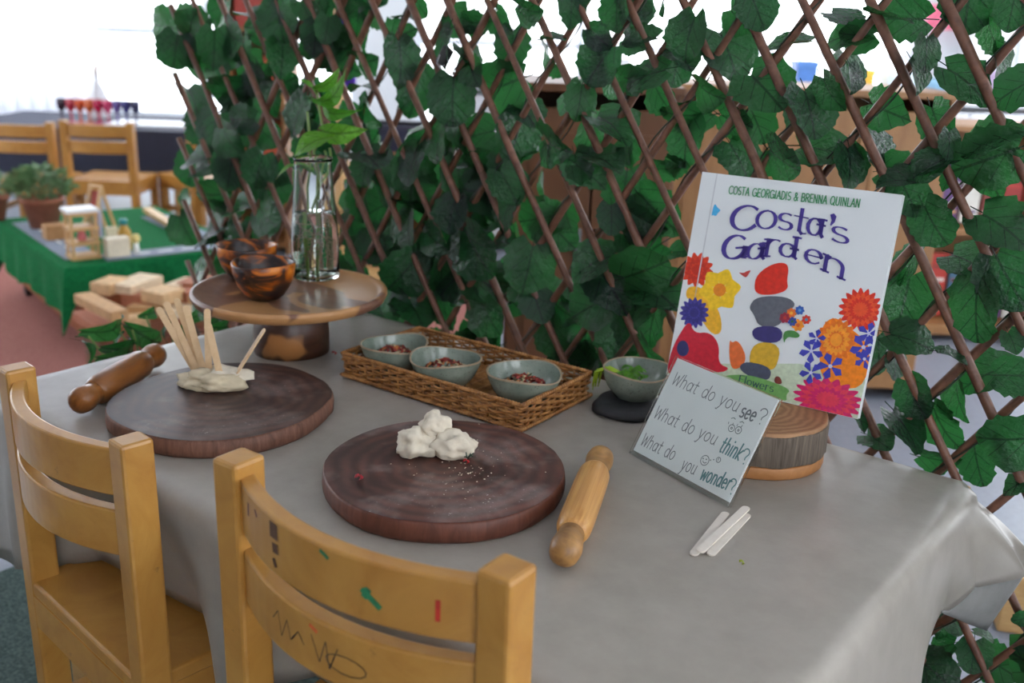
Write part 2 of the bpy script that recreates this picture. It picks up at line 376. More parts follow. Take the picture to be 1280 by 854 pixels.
# ------------------------------------------------------------------ chairs
def curved_rail(w, zc, hgt, th, sag, y0=0., n=18):
    mb = MB(); vs = []
    for i in range(n+1):
        s = -1+2*i/n; x = s*w/2; y = y0 - sag*(1-s*s)
        for dy, dz in ((-th/2,-hgt/2), (th/2,-hgt/2), (th/2,hgt/2), (-th/2,hgt/2)): vs.append((x, y+dy, zc+dz))
    fs = [(i*4+k, i*4+(k+1) % 4, (i+1)*4+(k+1) % 4, (i+1)*4+k) for i in range(n) for k in range(4)] + [(3,2,1,0), tuple(n*4+k for k in range(4))]
    return mb.add(vs, fs)
def make_chair(label, loc, rz, w=.31, ztop=.645, seat=.345, dp=.30, mat='chair', group=None, sag=.042, simple=False):
    t = thing('wooden_chair', label, 'chair', loc, rz, group); m = MAT[mat]; bv = 0 if simple else .004
    for s in (-1, 1): MB().box((s*w/2, 0, ztop/2), (.034, .038, ztop)).build('back_post', m, t, bevel=bv)
    for s in (-1, 1): MB().box((s*(w/2-.004), dp-.03, (seat-.02)/2), (.034, .034, seat-.02)).build('leg', m, t, bevel=bv)
    rails = []
    for z in (ztop-.044, ztop-.044-.076): rails.append(curved_rail(w-.02, z, .058, .018, sag).build('back_rail', m, t, bevel=.0025 if not simple else 0))
    MB().box((0, dp/2-.008, seat-.011), (w+.012, dp+.02, .022)).build('seat', m, t, bevel=bv)
    MB().box((0, -.010, seat-.045), (w-.03, .018, .048)).build('apron', m, t)
    MB().box((0, dp-.03, seat-.045), (w-.036, .018, .048)).build('apron', m, t)
    for s in (-1, 1):
        MB().box((s*(w/2-.004), dp/2-.012, seat-.045), (.018, dp-.07, .048)).build('apron', m, t)
        MB().box((s*(w/2-.004), dp/2-.012, .13), (.016, dp-.06, .028)).build('stretcher', m, t)
    return t, rails
def chair_at(label, pl, pr, ztop, seat, **k):
    a, b = onz(*pl, ztop), onz(*pr, ztop); c = (a+b)/2; d = b-a
    return make_chair(label, (c.x, c.y, .002), math.atan2(d.y, d.x), w=d.length, ztop=ztop-.002, seat=seat, **k)
c1, _ = chair_at('golden wooden child chair at the left, nearer the brown rolling pin', (20,458), (163,548), .645, .337)
c2, rails2 = chair_at('golden wooden child chair in front with pen scribbles and paint marks on its rails', (298,570), (634,708), .685, .37)
def rail_mark(rail, pts, w, zc, rgb, sag=.042):
    ww = w-.02
    def P(x, z): s = x/(ww/2); return Vector((x, -sag*(1-s*s)-.009-.0004, zc+z))
    for stroke, wd in pts:
        mb = MB()
        for (x0, z0), (x1, z1) in zip(stroke, stroke[1:]):
            d = Vector((x1-x0, z1-z0)); d.normalize(); nx, nz = -d.y*wd/2, d.x*wd/2
            mb.poly([P(x0-nx, z0-nz), P(x1-nx, z1-nz), P(x1+nx, z1+nz), P(x0+nx, z0+nz)])
        mb.build('paint_mark', plain(rgb, .6, .3, 200), rail)
w2 = (onz(634,708,.685)-onz(298,570,.685)).length; zt = .683
z1_, z2_ = zt-.044, zt-.120
rail_mark(rails2[0], [([(-.062,.024),(-.062,.008)], .014), ([(-.061,.004),(-.06,-.006)], .010), ([(-.064,-.012),(-.06,-.02)], .006)], w2, z1_, (88,56,36))
rail_mark(rails2[0], [([(-.118,.018),(-.119,.004)], .004), ([(-.100,.020),(-.096,.014)], .004)], w2, z1_, (92,50,60))
rail_mark(rails2[0], [([(.004,.024),(.014,.019)], .004), ([(.048,.002),(.066,-.012)], .006), ([(.055,.004),(.05,-.006)], .006)], w2, z1_, (36,112,72))
rail_mark(rails2[0], [([(.114,.008),(.114,-.012)], .004)], w2, z1_, (176,44,30))
rail_mark(rails2[1], [([(-.012,.021),(-.002,.017)], .004)], w2, z2_, (210,96,50))
scr = [[(-.07,.0),(-.06,.012),(-.055,-.012),(-.045,.010),(-.04,-.008),(-.028,.006),(-.02,-.004)], [(-.01,.012),(.0,-.012),(.008,.012),(.012,-.014),(.022,.010)], [(.03+.022*math.cos(a*.5), -.004+.009*math.sin(a*.5)) for a in range(14)]]
rail_mark(rails2[1], [(q, .0012) for q in scr], w2, z2_, (70,56,44))

# ------------------------------------------------------------------ lattice with silk ivy
LY = .722; SX = .0893; SL = .154/.24
lat = thing('ivy_trellis', 'expanding brown willow trellis hung with silk ivy leaves behind the table', 'trellis', (0,0,0))
X0, X1, Z0, Z1 = -.53, 1.78, .10, 1.30
def lat_stick(a, b, dy):
    n = 7; path = []; rad = []; ph = R_.random()*6
    for i in range(n):
        q = i/(n-1); p = Vector(a).lerp(Vector(b), q); p.x += .0025*math.sin(q*9+ph); p.y = LY+dy+.0015*math.sin(q*7+ph*2); path.append(p); rad.append(.0060+.0007*math.sin(q*5+ph))
    MB().tube(path, rad, 7).build('stick', MAT['stick'], lat, smooth=True)
xref = .967  # a front stick crosses z = 1.134 here
k0 = int((X0-1.2-xref)/SX)-2
for k in range(k0, 24):
    # front set runs down to the right
    xs = xref+k*SX; f = lambda z: xs+(1.134-z)*SL
    za, zb = Z1, Z0
    if f(za) < X0: za = 1.134-(X0-xs)/SL
    if f(zb) > X1: zb = 1.134-(X1-xs)/SL
    if za-zb > .05: lat_stick((f(za), LY, za), (f(zb), LY, zb), -.006)
for k in range(-12, 40):
    xs = .985+k*SX; f = lambda z: xs-(1.134-z)*SL
    za, zb = Z1, Z0
    if f(za) > X1: za = 1.134+(X1-xs)/SL
    if f(zb) < X0: zb = 1.134-(xs-X0)/SL
    if za-zb > .05: lat_stick((f(za), LY, za), (f(zb), LY, zb), .006)

def leaf_mesh(name, widths, mat, fold=.12, curl=.08, cord=.10, stem=.28, seed=0, twist=0, scal=0):
    rr = random.Random(seed); w0 = widths; n = 13 if scal else len(w0); mb = MB(); vs = []; uv = []; cols = (-1, -.5, 0, .5, 1); widths = []
    for i in range(n):
        f = i/(n-1)*(len(w0)-1); k = min(int(f), len(w0)-2); w_ = w0[k]*(1-f+k)+w0[k+1]*(f-k); widths.append(w_ + (scal*(1 if i % 2 else -1) if 0 < i < n-1 else 0))
    for i, w in enumerate(widths):
        t = i/(n-1)
        for c in cols:
            ww = w*(1+rr.uniform(-.06, .06)*(abs(c) == 1)); x = c*ww
            y = -.5+t - cord*abs(c)*(1-t)**3*2 + .05*abs(c)*t*(1-t)
            z = fold*abs(x) - curl*(t-.4)**2*2 + .03*math.sin(t*9+seed)*c + twist*x*(t-.5)
            vs.append((x, y, z)); uv.append((x+.5, y+.5))
    m = len(cols); fs = [(i*m+k, i*m+k+1, (i+1)*m+k+1, (i+1)*m+k) for i in range(n-1) for k in range(m-1)]
    mb.add(vs, fs)
    if stem:
        o = len(mb.v); q = [(-.012,-.5,0), (.012,-.5,0), (.010,-.5-stem,-.06), (-.010,-.5-stem,-.06), (0,-.5,.02), (0,-.5-stem,-.04)]
        mb.add(q, [(0,1,2,3), (0,3,5,4), (1,4,5,2)]); uv += [(.5,.5)]*6
    mb.uv = uv
    me_o = mb.build(name, mat, None, smooth=True); me = me_o.data; bpy.data.objects.remove(me_o); return me
IVY = [[.22,.42,.50,.52,.51,.47,.40,.27,.07], [.26,.46,.54,.55,.53,.50,.43,.30,.10], [.14,.36,.42,.46,.42,.38,.28,.17,.0], [.24,.46,.56,.54,.56,.50,.44,.30,.08], [.20,.40,.50,.45,.46,.36,.30,.16,.02], [.20,.38,.48,.53,.54,.50,.42,.28,.06]]
IVYM = [leaf_mesh('leaf', w, MAT['leaf'], fold=.10+.05*i, curl=.10+.07*(i % 3), seed=i, twist=.3*(i % 2), scal=.022) for i, w in enumerate(IVY)]
nleaf = 0
def put_leaf(P, size, tipdir, nrm, mesh, parent, name='leaf'):
    y = tipdir.normalized(); z = (nrm - y*nrm.dot(y)).normalized(); x = y.cross(z)
    o = bpy.data.objects.new(name, mesh); COL.objects.link(o)
    Mx = Matrix((x*size, y*size, z*size)).transposed().to_4x4(); Mx.translation = P; o.parent = parent; o.matrix_basis = Mx; return o
TILES = {
 'A': (180, 0, 3.88, [(100,130,150,190),(230,110,120,-60),(250,185,130,0),(150,260,140,100),(255,270,100,80,.5),(430,180,160,20),(520,70,120,10),(660,110,160,80),(490,260,120,60),(670,290,150,75),(705,390,110,-20),(340,250,150,90),(400,450,170,160),(240,480,150,50,.5),(360,330,120,30),(620,480,140,80),(740,570,170,100),(470,580,120,180),(340,640,140,80),(270,770,160,170),(420,690,130,60),(540,770,160,120),(600,660,120,40),(790,60,110,60),(830,200,130,90),(400,820,120,90)]),
 'B': (380, 0, 3.88, [(60,60,120,100),(310,60,160,20,.5),(350,10,120,0),(120,240,180,110),(300,300,130,0,.5),(30,230,100,90),(110,150,100,90),(460,180,180,-30),(470,310,180,80),(270,420,130,180,.6),(540,470,190,100),(330,560,110,60,.5),(290,530,100,90,.4),(500,80,100,0,.4),(560,30,100,60,.5),(680,250,160,100),(740,110,120,120),(800,290,120,60,.5),(720,490,190,80),(650,690,160,90),(780,660,180,60),(310,760,190,20),(520,660,150,140,.6),(520,800,160,90),(820,360,110,60),(820,120,110,20),(790,800,150,180)]),
 'C': (580, 0, 3.88, [(40,110,110,180,.6),(20,320,120,60),(170,420,210,160),(230,250,160,90),(180,110,110,60),(310,50,130,20,.5),(430,300,140,60,.6),(520,60,130,90),(430,190,110,0,.5),(660,190,120,45),(650,320,170,120),(740,60,150,90),(820,60,130,100),(560,500,140,90,.5),(510,480,140,120),(720,610,210,30),(640,680,180,60),(740,400,150,0),(830,380,120,0),(820,210,120,20),(50,660,160,160),(250,680,180,90),(440,710,190,20,.6),(310,560,140,40),(90,800,160,170,.6),(200,810,120,90),(680,780,170,20),(800,740,100,90),(560,820,140,60)]),
 'D': (780, 0, 3.88, [(60,60,150,60),(70,190,150,170),(310,190,190,100),(100,370,190,160),(510,260,240,60),(290,290,140,40),(250,340,140,90),(560,100,140,45),(650,60,160,70),(780,220,180,170,.5),(690,440,240,40),(410,450,160,30,.5),(540,590,170,20,.5),(290,560,210,180,.6),(300,700,200,90),(190,490,130,60),(650,610,160,60),(560,780,180,60),(770,780,200,30,.6),(200,820,140,0,.4),(190,30,90,90,.4),(820,560,130,90),(20,760,100,90)]),
 'E': (1060, 0, 3.88, [(40,170,140,180),(230,90,220,180),(220,80,190,10,.4),(380,270,140,90,.6),(580,30,240,90),(190,540,210,20),(330,370,150,70,.4),(440,610,190,60),(590,410,230,40),(700,180,160,70,.4),(790,70,140,100),(800,440,180,150),(140,720,210,60,.5),(20,380,130,70,.5),(20,770,130,80),(400,800,170,160),(660,780,270,160),(720,660,230,-20),(250,830,160,0),(730,320,150,90,.5),(490,710,120,90,.5)]),
 'E2': (800, 0, 2.667, [(570,380,150,70),(700,240,115,70,.5),(620,500,150,10),(700,560,120,80),(690,120,115,170),(640,320,115,60,.6),(690,60,110,20)]),
 'F': (220, 200, 3.88, [(130,40,150,180),(170,170,170,180),(340,210,170,-10),(210,310,170,160),(150,390,150,170),(440,280,150,40),(400,60,140,100),(480,150,130,90),(260,70,130,80),(330,360,120,60),(240,220,110,30)]),
 'G': (430, 200, 3.88, [(200,140,140,80,.5),(330,90,190,90),(100,60,120,100),(330,210,160,10,.5),(310,340,160,80),(170,420,160,60),(90,210,150,80,.5),(280,560,180,120),(450,400,140,40),(470,570,130,100,.5),(520,270,140,90),(560,120,180,80),(670,40,160,150),(620,260,180,90),(780,270,160,105),(650,460,210,60),(720,620,200,30),(550,440,120,90),(350,740,170,40),(180,740,180,60),(490,740,160,80),(60,460,110,90),(290,700,110,60),(40,380,100,90),(700,760,170,60),(780,400,130,0),(840,530,110,80),(800,130,150,60)]),
 'H': (640, 200, 3.05, [(95,225,130,170),(60,420,145,90),(20,490,80,30),(425,130,135,100),(510,245,135,20),(300,400,145,150),(380,490,180,50),(300,560,145,150),(510,420,165,-20),(560,510,175,20),(280,690,145,90),(400,690,145,90),(320,790,155,0),(200,770,130,170),(460,340,105,60),(380,230,90,80),(300,60,120,40),(120,110,80,90,.4),(210,220,80,70),(160,680,120,80),(650,350,70,0),(530,640,125,90),(530,740,120,60,.4),(640,20,80,0),(200,580,120,30),(100,560,110,60)]),
 'I': (1060, 200, 3.88, [(230,100,160,180),(300,190,160,60),(20,50,110,70),(170,30,140,60,.5),(420,320,190,60),(300,510,190,120,.7),(270,700,230,100),(600,500,200,20),(620,740,260,90),(690,80,250,80),(760,330,240,30),(790,600,250,60),(380,40,140,150),(640,575,140,0,.3),(310,840,130,0),(480,110,80,120)]),
 'J': (1060, 400, 3.88, [(150,180,170,90,.6),(310,100,180,20),(230,220,130,80,.5),(510,180,130,20,.4),(660,270,210,160),(830,270,170,0),(540,400,180,70,.4),(330,390,170,60),(290,540,200,50,.6),(470,540,210,60),(150,590,130,20),(450,680,160,10,.6),(630,710,170,70),(770,580,240,180),(60,490,115,60,.5),(820,800,150,160),(800,110,100,60)]),
 'K': (1110, 680, 4.9, [(330,500,160,90,.5),(320,640,150,160),(300,800,240,30),(520,700,170,90),(680,750,210,20),(410,490,130,60),(590,560,110,20,.4),(820,460,110,170)])}
for key, (x0, y0, sc, L) in TILES.items():
    for e in L:
        zx, zy, sz, an = e[:4]; wf = e[4] if len(e) > 4 else R_.uniform(.75, 1)
        px, py = x0+zx/sc, y0+zy/sc; dy = R_.uniform(-.024, -.010) if R_.random() < .42 else R_.uniform(.012, .022)
        P = onY(px, py, LY+dy); spx = sz/sc*(1.17 if key in ('D','E','E2','I','J','K') else 1.28); size = spx*depth(P)/FPX
        a = math.radians(an); Q = onY(px+math.cos(a)*20, py+math.sin(a)*20, LY+dy)
        d = (Q-P).normalized(); d = (d + Vector((0, R_.uniform(-.45, .1), 0))).normalized()
        view = (CAM-P).normalized(); nrm = (view*.6+Vector((R_.uniform(-.3,.3), -.5, .35+R_.uniform(-.2,.3)))).normalized()
        ang = math.acos(min(1, wf))*(1 if R_.random() < .5 else -1)
        nrm = Matrix.Rotation(ang, 3, d) @ nrm
        put_leaf(P, size, d, nrm, IVYM[R_.randrange(6)], lat); nleaf += 1
# further leaves on the far side of the trellis, where the growth is thick
while nleaf < 292:
    px, py = R_.uniform(440, 860), R_.uniform(240, 470)
    if R_.random() < .35: px, py = R_.uniform(240, 470), R_.uniform(20, 400)
    P = onY(px, py, LY+R_.uniform(.02, .05)); d = Vector((R_.uniform(-1,1), R_.uniform(-.3,.3), R_.uniform(-1,.2))).normalized()
    put_leaf(P, R_.uniform(.06, .09), d, Vector((R_.uniform(-.4,.4), -1, R_.uniform(-.1,.6))).normalized(), IVYM[R_.randrange(6)], lat); nleaf += 1
# the small leaves crowding the far side of the trellis, past counting
bk_ = MB(); bk_.uv = []
for k in range(85):
    px, py = (R_.uniform(430, 650), R_.uniform(170, 470)) if k < 50 else (R_.uniform(230, 450), R_.uniform(0, 420))
    P = onY(px, py, LY+R_.uniform(.03, .065)); d = Vector((R_.uniform(-1,1), R_.uniform(-.3,.3), R_.uniform(-1,.2))).normalized(); z = Vector((R_.uniform(-.4,.4), -1, R_.uniform(-.1,.6))); z = (z-d*z.dot(d)).normalized(); x = d.cross(z); sz = R_.uniform(.055, .085); me = IVYM[k % 6]
    bk_.add([P+(x*v.co.x+d*v.co.y+z*v.co.z)*sz for v in me.vertices], [tuple(p.vertices) for p in me.polygons]); bk_.uv += [(v.co.x+.5, v.co.y+.5) for v in me.vertices]
# and the growth that carries on above, below and to the right of what the table setting shows
for k in range(300):
    P = Vector((R_.uniform(1.30, X1), LY+R_.uniform(-.02, .03), R_.uniform(.15, 1.3))) if k < 150 else Vector((R_.uniform(X0+.05, 1.3), LY+R_.uniform(-.02, .03), R_.uniform(1.17, 1.3))) if k < 230 else Vector((R_.uniform(X0+.05, 1.1), LY+R_.uniform(.0, .03), R_.uniform(.15, .5)))
    d = Vector((R_.uniform(-1,1), R_.uniform(-.3,.3), R_.uniform(-1,.2))).normalized(); z = Vector((R_.uniform(-.4,.4), -1, R_.uniform(-.1,.6))); z = (z-d*z.dot(d)).normalized(); x = d.cross(z); sz = R_.uniform(.055, .085); me = IVYM[k % 6]
    bk_.add([P+(x*v.co.x+d*v.co.y+z*v.co.z)*sz for v in me.vertices], [tuple(p.vertices) for p in me.polygons]); bk_.uv += [(v.co.x+.5, v.co.y+.5) for v in me.vertices]
tag(bk_.build('rear_leaves', MAT['leaf'], lat, smooth=True), kind='stuff')
# wiry vines wound round the back sticks
for k in range(-9, 15, 1):
    xs = .985+k*SX; zb, zt_ = .2, 1.28; path = []; ph = R_.random()*6
    for i in range(60):
        z = zb+(zt_-zb)*i/59; x = xs-(1.134-z)*SL
        if x < X0+.02 or x > X1: continue
        a = i*.62+ph; path.append((x+.009*math.cos(a), LY+.006+.009*math.sin(a), z+.004*math.sin(a*.7)))
    if len(path) > 6: MB().tube(path, .0013, 5).build('vine', MAT['vine'], lat, smooth=True)
# small black clip with silver wire
cp = onY(556, 70, LY-.02); clip = thing('binder_clip', 'small black clip with silver wire handles on the trellis', 'clip', cp)
MB().box((0,0,0), (.020,.012,.032), Matrix.Rotation(.6, 3, 'Y')).build('clip_body', MAT['black'], clip, bevel=.003)
for s in (-1, 1): MB().tube([(.008*s+.004,-.008,.002), (.014*s+.006,-.011,-.012), (.010*s+.012,-.012,-.02), (.003*s+.012,-.011,-.014)], .0008, 5).build('wire_handle', plain((190,190,195), .25), clip)

# ------------------------------------------------------------------ round boards
def board(name, label, c, r, th, top, side, seed, rot=0, wob=.03):
    t = thing(name, label, 'board', (c[0], c[1], H+.001), rot)
    def f(a): return 1+wob*fr((math.cos(a)*1.3+seed, math.sin(a)*1.3, 0))+.006*fr((math.cos(a)*9, math.sin(a)*9, seed))
    mb = MB(); mb.lathe([(r*.975, 0), (r, .004), (r*1.004, th*.5), (r*.997, th-.003), (r*.985, th-.0008)], 96, lambda R, z, a, i: (R*f(a), z)); mb.build('board_edge', side, t, smooth=True)
    n = 96; MB().poly([(r*.987*f(2*PI*k/n)*math.cos(2*PI*k/n), r*.987*f(2*PI*k/n)*math.sin(2*PI*k/n), th) for k in range(n)]).build('board_top', top, t)
    return t
board('round_board', 'dark round wood slice board with craft sticks and clay standing on it', (.335,.182), .149, .025, MAT['boardtop2'], MAT['bark'], 3, wob=.07)
board('round_board', 'dark round wooden board dusted with clay beside the light rolling pin', (.709,.223), .144, .026, MAT['boardtop'], MAT['barkred'], 8, wob=.02)

# ------------------------------------------------------------------ clay
def lump(mb, c, r, seed, amp=.25, sub=3, cut=None):
    bm = bmesh.new(); bmesh.ops.create_icosphere(bm, subdivisions=sub, radius=1)
    vs = []
    for v in bm.verts:
        d = v.co.normalized(); k = 1.04+amp*fr((d.x*1.4+seed, d.y*1.4, d.z*1.4))-amp*.8*abs(fr((d.x*1.9, d.y*1.9, d.z*1.9+seed*2)))+amp*.45*fr((d.x*3.4, d.y*3.4+seed, d.z*3.4))+amp*.18*abs(fr((d.x*8, d.y*8+seed, d.z*8)))-amp*.9*max(0, .22-abs(fr((d.x*2.1+seed*3, d.y*2.1, d.z*2.1))))
        p = Vector((d.x*r[0], d.y*r[1], d.z*r[2]))*k; 
        p += Vector(c)
        if p.z < 0: p.z = 0
        vs.append(p)
    fs = [[v.index for v in f.verts] for f in bm.faces]; bm.free(); mb.add(vs, fs)
q = onz(265, 482, H+.026); cl = thing('clay_slab', 'flat cream clay slab with craft sticks poked into it', 'clay', (q.x, q.y, H+.0262), .45)
mb = MB(); lump(mb, (0,0,.008), (.046,.034,.017), 2, .42, 4); mb.build('clay_body', MAT['claytan'], cl, smooth=True)
mb = MB(); lump(mb, (.018,.012,.014), (.032,.024,.012), 5, .6, 3); mb.build('clay_fold', MAT['clay'], cl, smooth=True)
q = onz(545, 567, H+.027); c2_ = thing('clay_lump', 'white clay pinched into three lumps on the dusted board', 'clay', (q.x, q.y, H+.0272), .62)
for c, r, s in (((-.024,-.002,.013), (.027,.022,.019), 1), ((.020,-.004,.013), (.027,.021,.020), 4), ((-.002,.010,.034), (.020,.017,.017), 9)):
    mb = MB(); lump(mb, c, r, s, .34, 4); mb.build('clay_lobe', MAT['clay'], c2_, smooth=True)
hb = thing('dried_herb_pinch', 'pinch of grey green dried herb stuck to the white clay', 'herb', onz(584, 573, H+.03))
for k in range(16):
    a, b = R_.uniform(0, 6.3), R_.uniform(.3, 1); MB().tube([(0,0,0), (.006*math.cos(a)*b, .006*math.sin(a)*b, .005*b), (.012*math.cos(a)*b, .012*math.sin(a)*b, .004+.008*R_.random())], .0007, 4).build('herb_sprig', plain((70,92,80), .7), hb)

# ------------------------------------------------------------------ craft sticks
def stick_mesh(L=.114, w=.0095, th=.002):
    n = 6; out = []
    for s in (1, -1):
        for k in range(n+1): a = -PI/2+PI*k/n; out.append((s*w/2*math.sin(a)*1.0 if 0 else -s*w/2*math.sin(a)*1.0, s*(L/2-w/2)+s*w/2*math.cos(a)))
    m = len(out); vs = [(x, y, z) for z in (-th/2, th/2) for x, y in out]
    fs = [tuple(range(m))[::-1], tuple(range(m, 2*m))]+[(k, (k+1) % m, m+(k+1) % m, m+k) for k in range(m)]
    return MB().add(vs, fs)
def stick_between(a, b, face, label, mat, group, L=None):
    d = b-a; L = L or d.length; o = stick_mesh(L).build('craft_stick', mat); y = d.normalized(); z = (face-y*face.dot(y)).normalized(); x = y.cross(z)
    Mx = Matrix((x, y, z)).transposed().to_4x4(); Mx.translation = (a+b)/2; o.matrix_world = Mx; return tag(o, label, 'craft stick', group)
# image-plane base and tip of each stick; depth follows the clay slab
SB = [((243,462),(197,384),-.010,'leftmost craft stick of the fan standing in the clay slab'), ((247,465),(207,377),.000,'second craft stick from the left in the clay fan'), ((252,464),(220,373),.012,'tallest craft stick in the middle of the clay fan'),
      ((255,466),(232,382),-.002,'rightmost craft stick of the four fanned left of the clay slab'), ((261,471),(259,386),.006,'upright craft stick standing behind another in the clay slab'), ((277,478),(260,404),-.004,'craft stick leaning left in front of the upright one'), ((288,479),(331,411),.004,'thin edge-on craft stick leaning right out of the clay slab')]
for i, (b, tp, dd, lb) in enumerate(SB):
    A = onz(*b, H+.034); L = .104
    # tip: point on its pixel ray nearest in distance to a stick length, leaning with depth offset
    d = ray(*tp); D = depth(A)+dd*2; T = CAM+d*D
    v = (T-A); T = A+v
    face = (CAM-A).normalized()
    if i == 6: face = face.cross(v.normalized()).normalized()*.93+face*.37
    stick_between(A-v.normalized()*.012, T, face, lb, MAT['craft'], 'craft sticks in the clay slab')
for (a, b), z, lb in zip((((866,694),(908,641)), ((887,694),(935,643)), ((874,690),(934,634))), (H+.0028, H+.0028, H+.006), ('pale craft stick flat on the cloth, leftmost of the three under the sign', 'pale craft stick under another one, rightmost of the three by the sign', 'pale craft stick lying on top of another below the sign')):
    A, B = onz(*a, z), onz(*b, z); stick_between(A, B, Vector((0,0,1)), lb, MAT['craftpale'], 'pale sticks on the cloth')

# ------------------------------------------------------------------ rolling pins
def rolling_pin(label, a, b, r, mb_, mh, z):
    a, b = Vector((a[0], a[1], z)), Vector((b[0], b[1], z)); d = b-a; L = d.length
    t = thing('rolling_pin', label, 'rolling pin', (a+b)/2); t.rotation_euler = d.to_track_quat('Z', 'Y').to_euler()
    hb_ = L*.30; MB().lathe([(r*.72,-hb_-.002), (r*.86,-hb_+.004), (r*.97,-hb_+.012), (r,-hb_+.03), (r,hb_-.03), (r*.97,hb_-.012), (r*.86,hb_-.004), (r*.72,hb_+.002)], 28).build('barrel', mb_, t, smooth=True)
    for s in (-1, 1):
        hl = L/2-hb_; pr = [(r*.74, 0), (r*.66, hl*.12), (r*.80, hl*.35), (r*.88, hl*.6), (r*.80, hl*.84), (r*.5, hl*.97), (.0001, hl)]
        pr = [(q, s*(hb_+z_)) for q, z_ in pr]
        MB().lathe(pr if s > 0 else pr[::-1], 24).build('handle', mh, t, smooth=True)
    return t
rolling_pin('dark brown wooden rolling pin beside the far round board', (.206,.040), (.096,.238), .0215, MAT['pinA'], MAT['pinA'], H+.0226)
rolling_pin('light striped wooden rolling pin right of the dusted board', (.934,.150), (.822,.392), .0195, MAT['pinB'], MAT['pinE'], H+.0205)

# ------------------------------------------------------------------ cake stand, bowls, carafe
SC = Vector((.180,.432)); SZ = .662
st = thing('cake_stand', 'acacia wood cake stand on a turned foot at the back left', 'cake stand', (SC.x, SC.y, H+.001))
MB().lathe([(.062,0), (.062,.03), (.060,.05), (.050,.074), (.046,.082)], 48).build('foot', MAT['standfoot'], st, smooth=True)
hz = SZ-H-.001
MB().lathe([(.05,hz-.024), (.13,hz-.020), (.153,hz-.012), (.158,hz-.002), (.157,hz+.003), (.152,hz+.004), (.146,hz+.001), (.140,hz-.002), (.02,hz-.0022), (.0001,hz-.0022)], 72).build('plate', MAT['standtop'], st, smooth=True)
pz = SZ-.0008
def tbowl(label, px, py, s):
    q = onz(px, py, pz); t = thing('resin_bowl', label, 'bowl', (q.x, q.y, pz), R_.random()*6, 'tortoise bowls on the cake stand')
    MB().lathe([(.0001,0), (.026,0), (.034,.006), (.046,.024), (.053,.044), (.0555,.062), (.054,.0645), (.0515,.062), (.048,.044), (.041,.026), (.028,.010), (.0001,.007)], 48, lambda r, z, a, i: (r*s*(1+.02*math.sin(2*a+1)), z*s*(1+.02*math.sin(a*2)))).build('bowl_body', MAT['tortoise'], t, smooth=True)
tbowl('amber and black tortoise resin bowl in front, right of the other', 331, 372, .92)
tbowl('amber tortoise resin bowl standing behind the darker one', 310, 348, .92)
q = onz(395, 346, pz); JX = Vector((q.x, q.y, pz)); jar = thing('glass_carafe', 'clear glass carafe half full of water on the cake stand', 'carafe', JX)
JH = .205
po = [(.0001,.0), (.036,.0), (.0405,.003), (.041,.012), (.041,.05), (.039,.09), (.0355,.13), (.0325,.165), (.0315,.185), (.0315,.20), (.0335,.204)]
pi_ = [(.0328,.205), (.0300,.199), (.0300,.185), (.031,.165), (.034,.13), (.0375,.09), (.0395,.05), (.0395,.010), (.036,.006), (.0001,.005)]
MB().lathe(po+pi_, 48).build('glass_body', MAT['glass'], jar, smooth=True)
MB().lathe([(.0001,.0052), (.0358,.0062), (.0393,.0102), (.0393,.05), (.0373,.09), (.0355,.112), (.0001,.112)], 40).build('water', MAT['water'], jar, smooth=True)
PM = [leaf_mesh('leaf', w, MAT['leafbright'], fold=.22, curl=c, cord=.05, stem=.0, seed=20+i) for i, (w, c) in enumerate((([.02,.14,.22,.25,.24,.20,.13,.06,0], .5), ([.02,.12,.19,.22,.21,.17,.11,.05,0], 1.1), ([.04,.22,.31,.33,.30,.24,.16,.08,0], .3)))]
cut = thing('plant_cutting', 'green leafy cutting rooting in the glass carafe', 'plant', JX)
def cutp(px, py, off=0): return CAM+ray(px, py)*(depth(JX)+off)-JX
for pts in (([(388,350),(386,280),(384,235),(388,205),(386,160),(384,140)], 0), ([(396,345),(396,260),(397,215),(392,190),(404,165),(398,130),(396,112)], .004), ([(390,262),(402,228),(412,216),(414,200),(412,185)], -.006), ([(398,250),(400,222),(408,196),(406,188)], .0)):
    MB().tube([cutp(x, y, pts[1]) for x, y in pts[0]], [.0022]*len(pts[0]), 6).build('stem', MAT['stem'], cut, smooth=True)
for (x0, y0), (x1, y1), mi, wf, off in (((408,170),(366,190),2,.8,-.03), ((404,166),(448,168),0,.7,-.01), ((397,132),(434,112),1,.45,-.02), ((394,114),(376,97),2,.55,0), ((397,112),(424,96),0,.35,0), ((400,135),(430,150),1,.4,.01), ((384,206),(348,208),0,.5,0), ((380,207),(360,216),1,.4,-.01)):
    a, b = cutp(x0, y0, off), cutp(x1, y1, off-.015); d = b-a
    nr = Matrix.Rotation(math.acos(wf), 3, d.normalized()) @ ((CAM-JX).normalized()+Vector((0,0,.3)))
    put_leaf((a+b)/2, d.length*1.25, d, nr, PM[mi], cut)
for k in range(26):
    p = Vector((R_.uniform(-.016,.016), R_.uniform(-.016,.016), R_.uniform(.04,.09))); path = []
    v = Vector((R_.uniform(-1,1), R_.uniform(-1,1), R_.uniform(-1,.3)))
    for i in range(9):
        path.append(p.copy()); v = (v+Vector((R_.uniform(-1,1), R_.uniform(-1,1), R_.uniform(-1,.7)))).normalized(); p += v*.007
        rr = math.hypot(p.x, p.y)
        if rr > .028: p.x *= .028/rr; p.y *= .028/rr
        p.z = max(.014, p.z)
    MB().tube(path, .0006, 4).build('root', plain((150,118,100), .6), cut)

